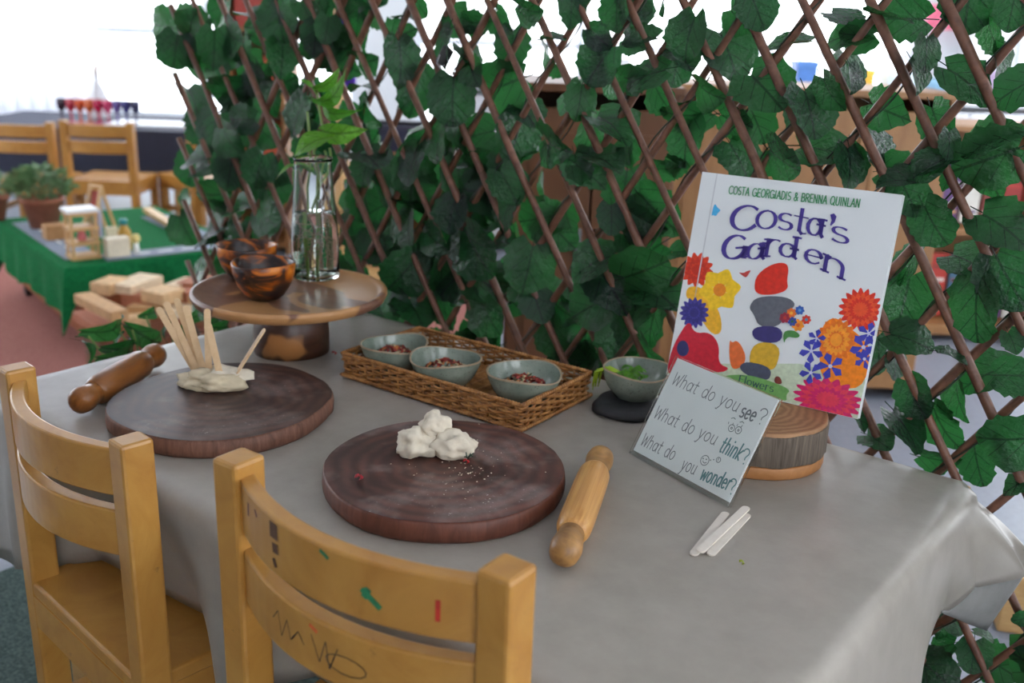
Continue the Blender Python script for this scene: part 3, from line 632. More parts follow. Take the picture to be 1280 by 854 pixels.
# ------------------------------------------------------------------ wicker tray with three bowls
FLp, FRp = Vector((.340,.398,0)), Vector((.677,.412,0)); tx = (FRp-FLp).normalized(); tw = .338; td = .178; th_ = .040
tray = thing('wicker_tray', 'rectangular brown wicker tray holding three bowls', 'tray', (FLp.x, FLp.y, H+.0015), math.atan2(tx.y, tx.x))
def perim(s, out=0., rad=.012):
    w, d = tw+2*out, td+2*out; L = 2*(w+d); s = s % L
    if s < w: p = Vector((s-out, -out, 0)); nn = Vector((0,-1,0))
    elif s < w+d: p = Vector((w-out, s-w-out, 0)); nn = Vector((1,0,0))
    elif s < 2*w+d: p = Vector((w-out-(s-w-d), d-out, 0)); nn = Vector((0,1,0))
    else: p = Vector((-out, d-out-(s-2*w-d), 0)); nn = Vector((-1,0,0))
    return p, nn
L = 2*(tw+td); ns = 62; step = L/ns
wv = MB()
for row in range(7):
    z = .0055+row*.0048; path = []
    for i in range(ns*4):
        s = i*step/4; p, nn = perim(s, -.004+.004*z/th_); path.append(p+nn*(.0026*math.sin(PI*s/step+row*PI))+Vector((0,0,z+.0005*fr((s*40,row,0)))))
    wv.tube(path, .0020, 6, closed=True)
tag(wv.build('wall_weave', MAT['wicker'], tray, smooth=True), kind='stuff')
sk = MB()
for i in range(ns):
    p, nn = perim((i+.5)*step, -.004); sk.tube([p+Vector((0,0,.001)), p+nn*.003+Vector((0,0,th_-.004))], .0019, 6)
tag(sk.build('wall_stakes', MAT['wicker'], tray, smooth=True), kind='stuff')
for nm, z, r0, o_ in (('rim', th_-.001, .0034, 0.0), ('foot_rim', .004, .003, .0015)):
    rm_ = MB(); rm_.tube([perim(i*L/160, o_)[0]+Vector((0,0,z)) for i in range(160)], r0*.8, 8, closed=True)
    nt = 190
    hel = []
    for i in range(nt*6):
        s = i*L/(nt*6); p, nn = perim(s, o_); a = 2*PI*i/6; hel.append(p+nn*(r0*.62*math.cos(a))+Vector((0,0,z+r0*.62*math.sin(a))))
    rm_.tube(hel, r0*.55, 5, closed=True); rm_.build(nm, MAT['wicker'], tray, smooth=True)
bs = MB()
for i in range(30): y = .006+i*(td-.012)/29; bs.tube([(.004, y, .004), (tw*.33, y, .0055), (tw*.66, y, .004), (tw-.004, y, .0055)], .0026, 6)
for i in range(16): x = .01+i*(tw-.02)/15; bs.tube([(x, .003, .0055), (x, td-.003, .0055)], .002, 6)
tag(bs.build('base_weave', MAT['wicker'], tray, smooth=True), kind='stuff')

def ceramic(label, x, y, z, r, h, seed, group, rot=0):
    t = thing('ceramic_bowl', label, 'bowl', (x, y, z), rot, group)
    def f(R, Z, a, i):
        k = Z/h; return (R*(1+.035*k*math.sin(2*a+seed)+.02*k*math.sin(3*a+seed*2)), Z*(1+.06*k*math.sin(2*a+seed*1.7)+.03*k*math.sin(3*a)))
    MB().lathe([(.0001,.0), (r*.45,.0), (r*.60,h*.10), (r*.82,h*.42), (r*.95,h*.75), (r*.995,h*.96)], 56, f, caps=False).build('outside', MAT['glaze'], t, smooth=True)
    MB().lathe([(r*.995,h*.96), (r,h), (r*.97,h*1.012), (r*.945,h*.985)], 56, f, caps=False).build('rim', MAT['glazerim'], t, smooth=True)
    MB().lathe([(r*.945,h*.985), (r*.90,h*.75), (r*.77,h*.45), (r*.56,h*.2), (r*.3,h*.11), (.0001,h*.10)], 56, f, caps=False).build('inside', MAT['glaze'], t, smooth=True)
    return t
POT = [plain(c, .7, .25, 200) for c in ((150,48,36), (112,34,30), (196,120,60), (190,166,128), (92,74,48), (70,84,54), (170,70,60))]
def potpourri(label, x, y, z, r, n=130, seed=0):
    rr = random.Random(seed); mb = MB()
    for k in range(n):
        a, q = rr.random()*6.283, math.sqrt(rr.random()); c = Vector((math.cos(a)*q*r, math.sin(a)*q*r*.72, (1-q*q)*r*.42+rr.random()*.003)); s = rr.uniform(.0025, .0062)
        u = Vector((rr.uniform(-1,1), rr.uniform(-1,1), rr.uniform(-.6,.6))).normalized(); v = u.orthogonal().normalized(); w = u.cross(v); mi = rr.choice((0,0,1,1,2,3,3,4,5,6))
        el = rr.uniform(.25, .8)
        mb.add([c-u*s, c+v*s*el+w*s*.3, c+u*s, c-v*s*el+w*s*.3, c-w*s*.35], [(0,1,2,3), (0,4,1), (1,4,2), (2,4,3), (3,4,0)], mi)
    o = mb.build('dried_petals', POT, None, loc=(x, y, z)); return tag(o, label, 'potpourri', None, 'stuff')
ct, sn = tx.x, tx.y
for i, (px, py, r, lb, lp) in enumerate(((489,445,.052,'speckled sage ceramic bowl at the left end of the tray','dried petals in the left bowl of the tray'), (554,463,.0525,'speckled sage ceramic bowl in the middle of the tray','dried petals in the middle bowl of the tray'), (649,486,.055,'speckled sage ceramic bowl at the right end of the tray','dried petals in the right bowl of the tray'))):
    q = onz(px, py, H+.036); ceramic(lb, q.x-.006*(i == 2), q.y+.006+.012*(i == 2), H+.0098, r, .046, i*1.7, 'ceramic bowls', .7)
    potpourri(lp, q.x+.004-.006*(i == 2), q.y+.006+.012*(i == 2), H+.0325, .038, 180, i)
q = onz(795, 522, H+.006); sl = MB().lathe([(.001,0), (.048,0), (.054,.003), (.054,.010), (.048,.0135), (.0001,.0135)], 40, lambda r, z, a, i: (r*(1+.05*math.sin(3*a+1)+.04*math.sin(5*a)), z)).build('slate_coaster', MAT['slate'], None, smooth=True, loc=(.742,.588,H+.001)); tag(sl, 'dark rough slate coaster under the green herb bowl', 'coaster')
ceramic('sage ceramic bowl of fresh green herbs beside the picture book', .738, .606, H+.0148, .052, .046, 3.3, 'ceramic bowls')
hp = thing('fresh_herbs', 'bright green fresh herb sprigs in the bowl by the book', 'herb', (.734,.602,H+.046))
for k in range(26):
    a = R_.uniform(0, 6.28); d = Vector((math.cos(a), math.sin(a), R_.uniform(-.1,.5))).normalized(); o = put_leaf(Vector((0,0,0)), R_.uniform(.012,.026), d, Vector((R_.uniform(-.5,.5), -.4, 1)), PM[k % 3], None); o.matrix_basis = Matrix.Translation(Vector((R_.uniform(-.022,.018), R_.uniform(-.02,.016), R_.uniform(.0,.010)))) @ o.matrix_basis; o.parent = hp
for k in range(7):
    x = -.038-.004*R_.random(); MB().tube([(-.01,-.01,.006), (x*.8,-.012+k*.003-.02,.012), (x*1.1,-.02+k*.003-.014,.006), (x*1.15,-.022+k*.003-.014,-.012-.012*R_.random())], [.0012,.0018,.0016,.0006], 5).build('sprig', plain((150,176,30), .5), hp, smooth=True)

# ------------------------------------------------------------------ log slice
lg = thing('log_slice', 'thick bark-edged log slice riser under the picture book', 'log', (.938,.572,H+.001)); lr = .096
lf = lambda R, z, a, i: (R*(1+.04*fr((math.cos(a)*1.2, math.sin(a)*1.2, 4))+.012*fr((math.cos(a)*14, math.sin(a)*14, z*30))), z)
MB().lathe([(lr*.955,0), (lr*.985,.003), (lr*.985,.015), (lr*.975,.017)], 96, lf).build('lower_band', MAT['logbase'], lg, smooth=True)
MB().lathe([(lr*.98,.017), (lr*1.0,.019), (lr*1.0,.057), (lr*.985,.0585)], 128, lambda R, z, a, i: (lf(R, z, a, i)[0]*(1+.014*fr((math.cos(a)*30, math.sin(a)*30, z*14))), z+.004*fr((math.cos(a)*3, math.sin(a)*3, 1)))).build('bark', MAT['logside'], lg, smooth=True)
MB().lathe([(lr*.97,.0575), (lr*.985,.059), (lr*.98,.0625), (lr*.965,.0635), (.0001,.0635)], 96, lf).build('top_face', MAT['logtop'], lg)

# ------------------------------------------------------------------ lettering strokes
def arc(cx, cy, rx, ry, a0, a1, n=12): return [(cx+rx*math.cos(math.radians(a0+(a1-a0)*i/n)), cy+ry*math.sin(math.radians(a0+(a1-a0)*i/n))) for i in range(n+1)]
GL = {  # advance width, strokes (x-height .5, capitals .74)
 'W': (.62, [[(.02,.74),(.16,0),(.31,.6),(.46,0),(.6,.74)]]), 'F': (.46, [[(.08,0),(.08,.74)],[(.08,.74),(.44,.74)],[(.08,.38),(.36,.38)]]),
 'a': (.46, [arc(.22,.25,.17,.25,20,380), [(.40,.5),(.40,.08),(.45,0)]]), 'b': (.46, [[(.08,.74),(.08,0)], arc(.24,.25,.17,.25,-180,180)]),
 'd': (.47, [arc(.22,.25,.17,.25,20,380), [(.40,.78),(.40,.06),(.45,0)]]), 'e': (.44, [[(.06,.26),(.38,.28)]+arc(.22,.25,.17,.25,10,315)]),
 'h': (.46, [[(.08,.78),(.08,0)], [(.08,.3)]+arc(.23,.3,.15,.2,180,0)+[(.38,0)]]), 'i': (.2, [[(.1,.5),(.1,0)],[(.1,.68),(.1,.72)]]),
 'k': (.42, [[(.08,.78),(.08,0)],[(.36,.5),(.09,.22),(.38,0)]]), 'l': (.2, [[(.1,.78),(.1,0)]]), 'n': (.46, [[(.08,.5),(.08,0)], [(.08,.3)]+arc(.23,.3,.15,.2,180,0)+[(.38,0)]]),
 'o': (.45, [arc(.22,.25,.18,.25,90,450,16)]), 'r': (.34, [[(.08,.5),(.08,0)], [(.08,.28)]+arc(.22,.3,.14,.2,180,60)]),
 's': (.38, [arc(.2,.375,.14,.125,50,270)+arc(.2,.125,.15,.125,90,-140)]), 't': (.34, [[(.16,.7),(.16,.08),(.22,0),(.3,.02)],[(.03,.48),(.3,.48)]]),
 'u': (.46, [[(.08,.5),(.08,.2)]+arc(.23,.18,.15,.18,180,360)+[(.38,.5),(.38,.05),(.43,0)]]), 'w': (.58, [[(.04,.5),(.16,0),(.29,.42),(.42,0),(.54,.5)]]),
 'y': (.44, [[(.06,.5),(.22,.04)],[(.40,.5),(.2,-.08),(.1,-.26),(.02,-.24)]]), '?': (.40, [arc(.2,.56,.16,.18,170,-60)+[(.2,.3),(.19,.2)],[(.19,.03),(.19,0)]]),
 ' ': (.3, []), "'": (.2, [[(.12,.78),(.13,.66),(.06,.56)]]), '.': (.15, [[(.07,.03),(.07,0)]]),
 'C': (.6, [arc(.34,.37,.30,.37,45,318,18)]), 'O': (.6, [arc(.3,.37,.26,.37,90,450,18)]), 'S': (.46, [arc(.24,.55,.17,.19,45,270)+arc(.24,.18,.19,.18,90,-140)]),
 'T': (.5, [[(.02,.74),(.48,.74)],[(.25,.74),(.25,0)]]), 'A': (.54, [[(.03,0),(.27,.74),(.51,0)],[(.13,.26),(.42,.26)]]), 'G': (.64, [arc(.34,.37,.30,.37,45,340,18)+[(.62,.34)],[(.40,.34),(.64,.34)],[(.62,.34),(.62,.04)]]),
 'E': (.46, [[(.42,.74),(.08,.74),(.08,0),(.44,0)],[(.08,.38),(.36,.38)]]), 'R': (.5, [[(.08,0),(.08,.74)],[(.08,.74)]+arc(.26,.56,.18,.18,90,-90)+[(.08,.38)],[(.24,.38),(.48,0)]]),
 'I': (.22, [[(.1,0),(.1,.74)]]), 'D': (.54, [[(.08,0),(.08,.74)],[(.08,.74)]+arc(.2,.37,.3,.37,90,-90)+[(.08,0)]]), 'B': (.5, [[(.08,0),(.08,.74)],[(.08,.74)]+arc(.25,.56,.17,.18,90,-90)+[(.08,.38)],[(.08,.38)]+arc(.27,.19,.19,.19,90,-90)+[(.08,0)]]),
 'N': (.56, [[(.08,0),(.08,.74),(.46,0),(.46,.74)]]), 'Q': (.62, [arc(.3,.37,.26,.37,90,450,18),[(.36,.16),(.58,-.06)]]), 'U': (.54, [[(.08,.74),(.08,.22)]+arc(.27,.2,.19,.2,180,360)+[(.46,.74)]]), 'L': (.42, [[(.08,.74),(.08,0),(.4,0)]]),
 '&': (.56, [[(.52,.02),(.16,.5)]+arc(.24,.58,.11,.14,200,-30)+[(.1,.26)]+arc(.22,.17,.17,.17,160,340)+[(.5,.34)]])}
def ribbon(mb, pts, w, nib=None, zt=0.):
    """pts: 2-D polyline in plane coordinates; nib narrows horizontal strokes"""
    pts = [tuple(p) for p in pts]
    for i in range(1, len(pts)-1):
        a, b = Vector(pts[i])-Vector(pts[i-1]), Vector(pts[i+1])-Vector(pts[i])
        if a.length > 1e-9 and b.length > 1e-9 and a.angle(b) > .75: ribbon(mb, pts[:i+1], w, nib, zt); ribbon(mb, pts[i:], w, nib, zt); return
    n = len(pts); L_, R2 = [], []
    for i, p in enumerate(pts):
        a, b = Vector(pts[max(i-1, 0)]), Vector(pts[min(i+1, n-1)]); d = b-a; d = d.normalized() if d.length > 1e-9 else Vector((0,1)); h = w/2
        if nib: h *= nib+(1-nib)*abs(d.y)**1.2
        nn = Vector((-d.y, d.x))*h; p = Vector(p); 
        if i == 0: p = p-d*w*.3
        if i == n-1: p = p+d*w*.3
        L_.append((p.x+nn.x, p.y+nn.y, zt)); R2.append((p.x-nn.x, p.y-nn.y, zt))
    mb.add(L_+R2, [(i, n+i, n+i+1, i+1) for i in range(n-1)])
def write(mb, text, p0, p1, hgt, w, zt, nib=None, slant=.0, bold=()):
    p0, p1 = Vector(p0), Vector(p1); adv = sum(GL[c][0]+.04 for c in text); d = p1-p0; sx = d.length/adv; d.normalize(); up = Vector((-d.y, d.x)); x = 0
    for i, c in enumerate(text):
        for s in GL[c][1]:
            ribbon(mb, [tuple(p0+d*((x+px)*sx+py*hgt*slant)+up*(py*hgt)) for px, py in s], w*(1.7 if i in bold else 1), nib, zt)
        x += GL[c][0]+.04

# ------------------------------------------------------------------ picture book
BK = dict(x=.792, y=.596, z=H+.0655, h=.089, l=.226, w=.2675, hh=.287)
def plane_frame(x, y, z, h, l):
    u = Vector((math.cos(h), math.sin(h), 0)); v = Vector((-math.sin(h)*math.sin(l), math.cos(h)*math.sin(l), math.cos(l))); n = u.cross(v)
    Mx = Matrix((u, v, n)).transposed().to_4x4(); Mx.translation = Vector((x, y, z)); return Mx
BM = plane_frame(BK['x'], BK['y'], BK['z'], BK['h'], BK['l']); BI = BM.inverted()
bw, bh, bt = BK['w'], BK['hh'], .012
bk = thing('picture_book', 'white hardcover picture book with flowers on its cover leaning on the trellis', 'book', (0,0,0)); bk.matrix_world = BM
cov = MB().box((bw/2, bh/2, -.0012), (bw, bh, .0024)).build('front_cover', MAT['cover'], bk, bevel=.0006)
MB().box((bw/2, bh/2, -bt+.0012), (bw, bh, .0024)).build('back_cover', MAT['cover'], bk, bevel=.0006)
MB().box((.0015, bh/2, -bt/2), (.003, bh, bt-.0048)).build('spine', MAT['cover'], bk)
MB().box((bw/2-.001, bh/2, -bt/2), (bw-.010, bh-.008, bt-.005)).build('pages', MAT['pages'], bk)
MB().box((.022, bh/2, .00012), (.0016, bh-.001, .0002)).build('hinge_groove', plain((196,196,198), .3), cov)
CAMB = BI @ CAM
def cv(zx, zy, x0=820, y0=200, sc=2.512):   # a point of the cover print, read off the photograph
    d = (BI.to_3x3() @ ray(x0+zx/sc, y0+zy/sc)); p = CAMB+d*(-CAMB.z/d.z); return (min(max(p.x, .0005), bw-.0005), min(max(p.y, .0005), bh-.0005))
def cz(zx, zy): return cv(zx, zy, 890, 320, 4.27)
lay = [.0001]
def nxt(): lay[0] += .00002; return lay[0]
def print_poly(name, pts, rgb, smooth=2):
    z = nxt()
    for _ in range(smooth): pts = [(a[0]*(1-t)+b[0]*t, a[1]*(1-t)+b[1]*t) for a, b in zip(pts, pts[1:]+pts[:1]) for t in (.25, .75)]
    MB().poly([(x, y, z) for x, y in pts]).build(name, plain(rgb, .32, .14, 160), cov)
print_poly('printed_lawn', [cv(30,671), cv(48,640), (cv(250,640)), cv(450,640), cv(660,690), cv(635,822)], (196,208,180), 0)
def petals(name, c, r, n, rgb, rgb2=None, inner=.25, ell=1.0, rings=1, sharp=.7, rot=0, cen=.3, slim=1.05):
    """flower head printed as rings of petals"""
    for ring in range(rings):
        z = nxt(); mb = MB(); R = r*(1-ring/rings*.85); 
        for k in range(n):
            a = 2*PI*(k+.5*ring)/n+rot; w = PI/n*slim
            q = [(inner*R, a-w*.6), (R*.75, a-w), (R*.93, a-w*.55*sharp), (R, a), (R*.93, a+w*.55*sharp), (R*.75, a+w), (inner*R, a+w*.6)]
            mb.poly([(min(max(c[0]+ra*math.cos(t_), .0005), bw-.0005), min(max(c[1]+ra*math.sin(t_)*ell, .0005), bh-.0005), z+.000002*(k % 3)) for ra, t_ in q])
        col = rgb if ring % 2 == 0 or rgb2 is None else rgb2
        mb.build(name, plain(col, .32, .16, 160), cov)
    z = nxt(); MB().poly([(min(max(c[0]+r*cen*math.cos(a*.5), .0005), bw), min(max(c[1]+r*cen*ell*math.sin(a*.5), .0005), bh), z) for a in range(13)]).build(name+'_centre', plain(rgb2 or rgb, .32, .1, 160), cov)
U = bw/252*1.0/ (2.512)   # metres on the cover per zoomed pixel (about)
petals('printed_dahlia', cv(128,345), 58*U, 13, (216,60,26), (196,44,22), .2, 1, 3)
print_poly('printed_yellow_petals', [cv(100,395), cv(150,400), cv(200,470), cv(210,545), cv(170,550), cv(110,440), cv(92,430)], (236,176,40))
petals('printed_dahlia', cv(120,480), 52*U, 15, (66,58,142), (52,46,120), .2, 1, 3)
petals('printed_daffodil', cv(200,408), 72*U, 6, (244,196,34), (226,130,26), .1, 1, 1, .5, .3)
print_poly('printed_poppy', [cv(66,560), cv(105,500), cv(120,545), cv(170,540), cv(200,580), cv(195,640), cv(235,655), cv(200,670), cv(60,668), cv(30,671), cv(45,610)], (204,30,52))
print_poly('printed_spot', [cv(85+20*math.cos(a*.6), 592+26*math.sin(a*.6)) for a in range(10)], (50,52,104))
petals('printed_dahlia', cv(642,470), 66*U, 18, (216,48,30), (232,84,40), .2, 1, 4)
print_poly('printed_orange_bloom', [cv(520,520), cv(560,490), cv(600,520), cv(650,560), cv(680,600), cv(650,730), cv(520,700), cv(512,600)], (240,132,22))
petals('printed_marigold', cv(566,565), 60*U, 16, (228,112,24), (240,150,40), .2, 1.15, 3)
petals('printed_peony', cv(540,752), 110*U, 18, (206,36,100), (222,62,84), .2, .62, 4)
for c, r in (((652,588), 44), ((668,545), 36), ((655,625), 34), ((488,600), 40), ((487,668), 38), ((548,648), 44), ((505,560), 30)):
    petals('printed_blue_flower', cv(*c), r*U, 5, (62,64,168), (206,206,230), .05, 1, 1, .2, c[0]*.1, .14, .62)
print_poly('printed_butterfly', [cv(174,178), cv(180,150), cv(186,136), cv(194,150), cv(205,158), cv(196,166), cv(188,178), cv(180,172)], (70,168,216))
print_poly('printed_bird', [cv(258,352), cv(276,356), cv(284,350), cv(300,345), cv(292,358), cv(284,370), cv(276,366)], (186,60,54))
print_poly('printed_hen', [cv(232,562), cv(240,575), cv(252,566), cv(268,580), cv(285,620), cv(272,650), cv(240,660), cv(230,620)], (226,110,52))
# the figure in the middle becomes a plain potted arrangement of similar size and colours
print_poly('printed_tulip', [cz(230,205), cz(228,130), cz(262,80), cz(330,40), cz(395,35), cz(412,70), cz(400,130), cz(410,180), cz(330,210)], (216,46,28))
print_poly('printed_stone_vase', [cz(195,275), cz(240,215), cz(400,215), cz(455,260), cz(400,300), cz(360,380), cz(250,380), cz(225,310)], (96,98,106))
print_poly('printed_pot_band', [cz(212,375), cz(380,375), cz(372,470), cz(222,455)], (58,50,110))
print_poly('printed_pot_base', [cz(222,455), cz(372,470), cz(345,600), cz(300,610), cz(190,590)], (210,166,44))
print_poly('printed_saucer', [cz(140,590), cz(190,560), cz(320,595), cz(310,665), cz(250,655), cz(180,635)], (74,80,98))
for i, (p, r, c1_, c2_2) in enumerate((((460,370), 34, (232,140,36), (210,90,30)), ((425,305), 28, (226,110,40), (240,180,60)), ((470,290), 26, (50,90,170), (90,150,200)), ((505,340), 26, (206,60,44), (60,140,170)), ((430,350), 26, (52,74,150), (40,100,70)), ((390,330), 30, (150,40,60), (196,60,44)))):
    petals('printed_small_flower', cz(*p), r*U*2.512/4.27, 7, c1_, c2_2, .1)
print_poly('printed_leaf', [cz(380,400), cz(440,395), cz(475,425), cz(455,440), cz(400,430), cz(385,475)], (70,128,62))
print_poly('printed_banner', [cz(60,640), cz(140,632), cz(220,640), cz(320,670), cz(424,714), cz(396,742), cz(404,780), cz(300,742), cz(200,690), cz(120,660)], (112,164,92))
print_poly('printed_snail', [cz(332,660), cz(345,640), cz(368,648), cz(378,686), cz(340,682)], (120,60,52))
tm = MB(); zt = nxt()
PUR = plain((70,54,138), .3, .08, 120)
def glyph(c, x0, x1, yb, yt, hgt_em, rot=0):
    adv, st_ = GL[c]; xs = [p[0] for s in st_ for p in s]; mn, mx = min(xs), max(xs)
    P0, P1, T = Vector(cv(x0, yb)), Vector(cv(x1, yb+rot)), Vector(cv(x0+ (yb-yt)*.17, yt)); ex = P1-P0; ey = T-P0; serifs = []
    for s in st_:
        pts = [tuple(P0+ex*((p[0]-mn)/max(mx-mn, .01))+ey*(p[1]/hgt_em)) for p in s]; ribbon(tm, pts, (17 if c in 'CG' else 12.5)*U, .28, zt)
        for e, o_ in ((s[0], s[1]), (s[-1], s[-2])):
            if abs(e[0]-o_[0]) < .06 and abs(e[1]-o_[1]) > .1 and c not in "'sCeot":
                q = Vector(P0+ex*((e[0]-mn)/max(mx-mn, .01))+ey*(e[1]/hgt_em)); dx = ex.normalized()*13*U; ribbon(tm, [tuple(q-dx), tuple(q+dx)], 6*U, None, zt)
for c, a in zip('Costas', ((234,308,222,146,.74,-2), (314,372,214,158,.5,4), (384,424,216,166,.5,6), (430,468,226,152,.7,8), (474,522,232,180,.5,10), (552,600,252,206,.5,14))): glyph(c, *a)
for c, a in zip('Garden', ((208,278,312,240,.74,-4), (286,338,312,264,.5,-2), (346,380,302,250,.5,2), (388,440,300,236,.78,10), (468,516,318,276,.5,14), (530,582,348,300,.5,24))): glyph(c, *a)
tm.poly([(*cv(x, y), zt) for x, y in ((548,172),(560,168),(568,178),(562,196),(550,208),(547,203),(553,190))]); tm.build('title_lettering', PUR, cov)
am = MB(); write(am, 'COSTA GEORGIADIS & BRENNA QUINLAN', cv(228,106), cv(641,150), 27*U*1.25, 3.2*U, nxt()); am.build('author_lettering', plain((52,138,82), .3, .05), cov)
fm = MB(); write(fm, 'Flowers', cz(140,672), cz(330,728), 40*U*.6*1.3, 3.4*U, nxt(), .4); fm.build('banner_lettering', plain((34,62,84), .3, .05), cov)

# ------------------------------------------------------------------ acrylic sign
SM = plane_frame(.826, .455, H+.0016, -.311, .507); sw, sh = .177, .141
sg = thing('question_sign', 'clear acrylic sign with three handwritten questions leaning on the log slice', 'sign', (0,0,0)); sg.matrix_world = SM
MB().box((sw/2, sh/2, .0024), (sw, sh, .0018)).build('front_sheet', MAT['acrylic'], sg, bevel=.0004)
MB().box((sw/2, sh/2, -.0024), (sw, sh, .0018)).build('back_sheet', MAT['acrylic'], sg, bevel=.0004)
MB().box((sw/2, .0016, 0), (sw, .003, .0028)).build('bottom_fold', MAT['acrylic'], sg)
pp = MB().box((sw/2, sh/2+.002, 0), (sw-.006, sh-.008, .0006)).build('paper', MAT['paper'], sg)
SI = SM.inverted(); CS = SI @ CAM
def sp(zx, zy): d = SI.to_3x3() @ ray(730+zx/3.05, 430+zy/3.05); p = CS+d*(-CS.z/d.z); return (p.x, p.y)
g1 = MB(); zt = .00042
write(g1, 'What do you', sp(332,152), sp(585,262), .023, .0011, zt, slant=.12)
write(g1, 'What do you', sp(264,280), sp(500,388), .023, .0011, zt, slant=.12)
write(g1, 'What do', sp(214,384), sp(340,446), .023, .0011, zt, slant=.12); write(g1, 'you', sp(366,478), sp(422,500), .023, .0011, zt, slant=.12)
g1.build('pencil_lettering', plain((104,108,112), .6), pp)
g2 = MB(); write(g2, 'see', sp(590,276), sp(648,298), .023, .0021, zt, slant=.12); write(g2, '?', sp(655,302), sp(692,312), .026, .0013, zt)
g2.build('bold_lettering', plain((120,126,128), .6), pp)
g3 = MB(); write(g3, 'think', sp(512,408), sp(592,446), .026, .0021, zt, slant=.12); write(g3, '?', sp(596,456), sp(626,462), .025, .0016, zt)
write(g3, 'wonder', sp(440,515), sp(552,560), .024, .0021, zt, slant=.12); write(g3, '?', sp(548,572), sp(578,576), .025, .0016, zt); g3.build('teal_lettering', plain((96,140,142), .6), pp)
dm = MB()
def circ(c, r, w=.0009): x, y = sp(*c); ribbon(dm, [(x+r*math.cos(a*PI/9), y+r*math.sin(a*PI/9)) for a in range(19)], w, None, zt)
for c in ((564,322), (590,330)): circ(c, .0044); circ(c, .0012)
for c in ((572,285), (604,300)): x, y = sp(*c); ribbon(dm, [(x-.003, y-.001), (x, y+.001), (x+.003, y)], .0009, None, zt)
for k in range(4): x, y = sp(552+k*16, 306+k*4); ribbon(dm, [(x, y), (x+.0006*(k-1.5), y+.0025)], .0008, None, zt)
circ((462,445), .0062); x, y = sp(462,448); ribbon(dm, [(x-.003, y-.0005), (x-.001, y-.0022), (x+.001, y-.0022), (x+.003, y-.0005)], .0009, None, zt)
for c in ((456,438), (468,441)): circ(c, .0005)
for c in ((484,444), (496,442)): circ(c, .0004)
circ((514,443), .0032); x, y = sp(514,440); ribbon(dm, [(x, y+.001), (x, y-.002)], .0009, None, zt)
dm.build('drawn_faces', plain((96,108,110), .6), pp)

# ------------------------------------------------------------------ crumbs and petals on the table
def petal_bit(px, py, z, rgb, label, s=.005):
    q = onz(px, py, z); mb = MB()
    for k in range(5):
        a = k*1.3; c = Vector((math.cos(a)*s*.6, math.sin(a)*s*.6, s*.25+.001*k)); u = Vector((math.cos(a*2), math.sin(a*2), .5)).normalized()*s*.8; v = Vector((-math.sin(a*2), math.cos(a*2), .3))*s*.5
        mb.add([c-u, c+v, c+u, c-v, c+Vector((0,0,s*.4))], [(0,1,4), (1,2,4), (2,3,4), (3,0,4), (0,3,2,1)])
    tag(mb.build('dried_petal', plain(rgb, .6, .2, 200), None, loc=(q.x, q.y, z)), label, 'petal', 'loose petals')
petal_bit(449, 599, H+.0275, (150,28,40), 'crumpled crimson petal alone near the left edge of the dusted board')
petal_bit(583, 579, H+.0275, (176,40,40), 'small red petal bit touching the white clay lump', .004)
petal_bit(418, 443, H+.002, (190,30,24), 'tiny bright red berry on the cloth left of the tray', .004)
petal_bit(927, 705, H+.0015, (150,160,40), 'tiny yellow green leaf bit on the cloth below the pale sticks', .003)
cr = MB()
for k in range(90):
    a, q = R_.random()*6.283, abs(R_.gauss(0, .06)); c = Vector((.745+math.cos(a)*q, .225+math.sin(a)*q, H+.0275)); s = R_.uniform(.0003, .0010)
    if (c.xy-Vector((.709,.223))).length > .138: continue
    cr.add([c+Vector((-s,-s,0)), c+Vector((s,-s*.6,0)), c+Vector((s*.7,s,0)), c+Vector((-s*.6,s*.8,0)), c+Vector((0,0,s))], [(0,1,4), (1,2,4), (2,3,4), (3,0,4)])
tag(cr.build('clay_crumbs', MAT['clay']), 'white clay crumbs scattered on the dusted board', 'crumbs', None, 'stuff')

# ------------------------------------------------------------------ leafy plant behind the left end of the table
GM = [leaf_mesh('leaf', w, MAT['leafdark'], fold=.2, curl=c, cord=.04, stem=.2, seed=40+i) for i, (w, c) in enumerate((([.03,.11,.17,.19,.18,.15,.10,.05,0], .5), ([.04,.13,.19,.22,.20,.16,.11,.05,0], .9)))]
fp = thing('trailing_plant', 'glossy green leafy plant spilling beside the far end of the table', 'plant', (-.17,.46,0))
MB().lathe([(.06,0), (.075,.01), (.09,.16), (.096,.165), (.096,.18), (.086,.18), (.08,.15), (.0001,.15)], 32).build('pot', MAT['terra'], fp, smooth=True)
for x0, y0, x1, y1, w_, X in ((118,448,108,418,.6,-.10), (110,420,172,405,.45,-.12), (165,412,215,440,.8,-.08), (130,452,185,436,.5,-.05), (140,440,188,432,.6,-.06), (182,395,205,385,.7,-.14), (210,402,200,432,.6,-.10), (235,400,262,388,.8,-.12), (225,412,255,405,.8,-.10), (262,405,285,396,.7,-.06), (150,415,140,445,.6,-.14), (240,418,216,428,.6,-.08), (270,412,300,404,.6,-.02)):
    def onX(px, py, X): d = ray(px, py); return CAM+d*((X-CAM.x)/d.x)
    a, b = onX(x0, y0, X), onX(x1, y1, X-.02); d = b-a; nr = Matrix.Rotation(math.acos(w_), 3, d.normalized()) @ ((CAM-a).normalized()+Vector((0,0,.5)))
    o = put_leaf((a+b)/2, max(.05, d.length), d, nr, GM[R_.randrange(2)], None); o.matrix_basis = Matrix.Translation(-Vector(fp.location)) @ o.matrix_basis; o.parent = fp
    base = Vector((R_.uniform(-.04,.04), R_.uniform(-.04,.04), .15)); tip = a-Vector(fp.location); MB().tube([base, base.lerp(tip, .5)+Vector((0,0,.06)), tip], [.003,.0025,.0018], 5).build('stem', MAT['stem'], fp, smooth=True)

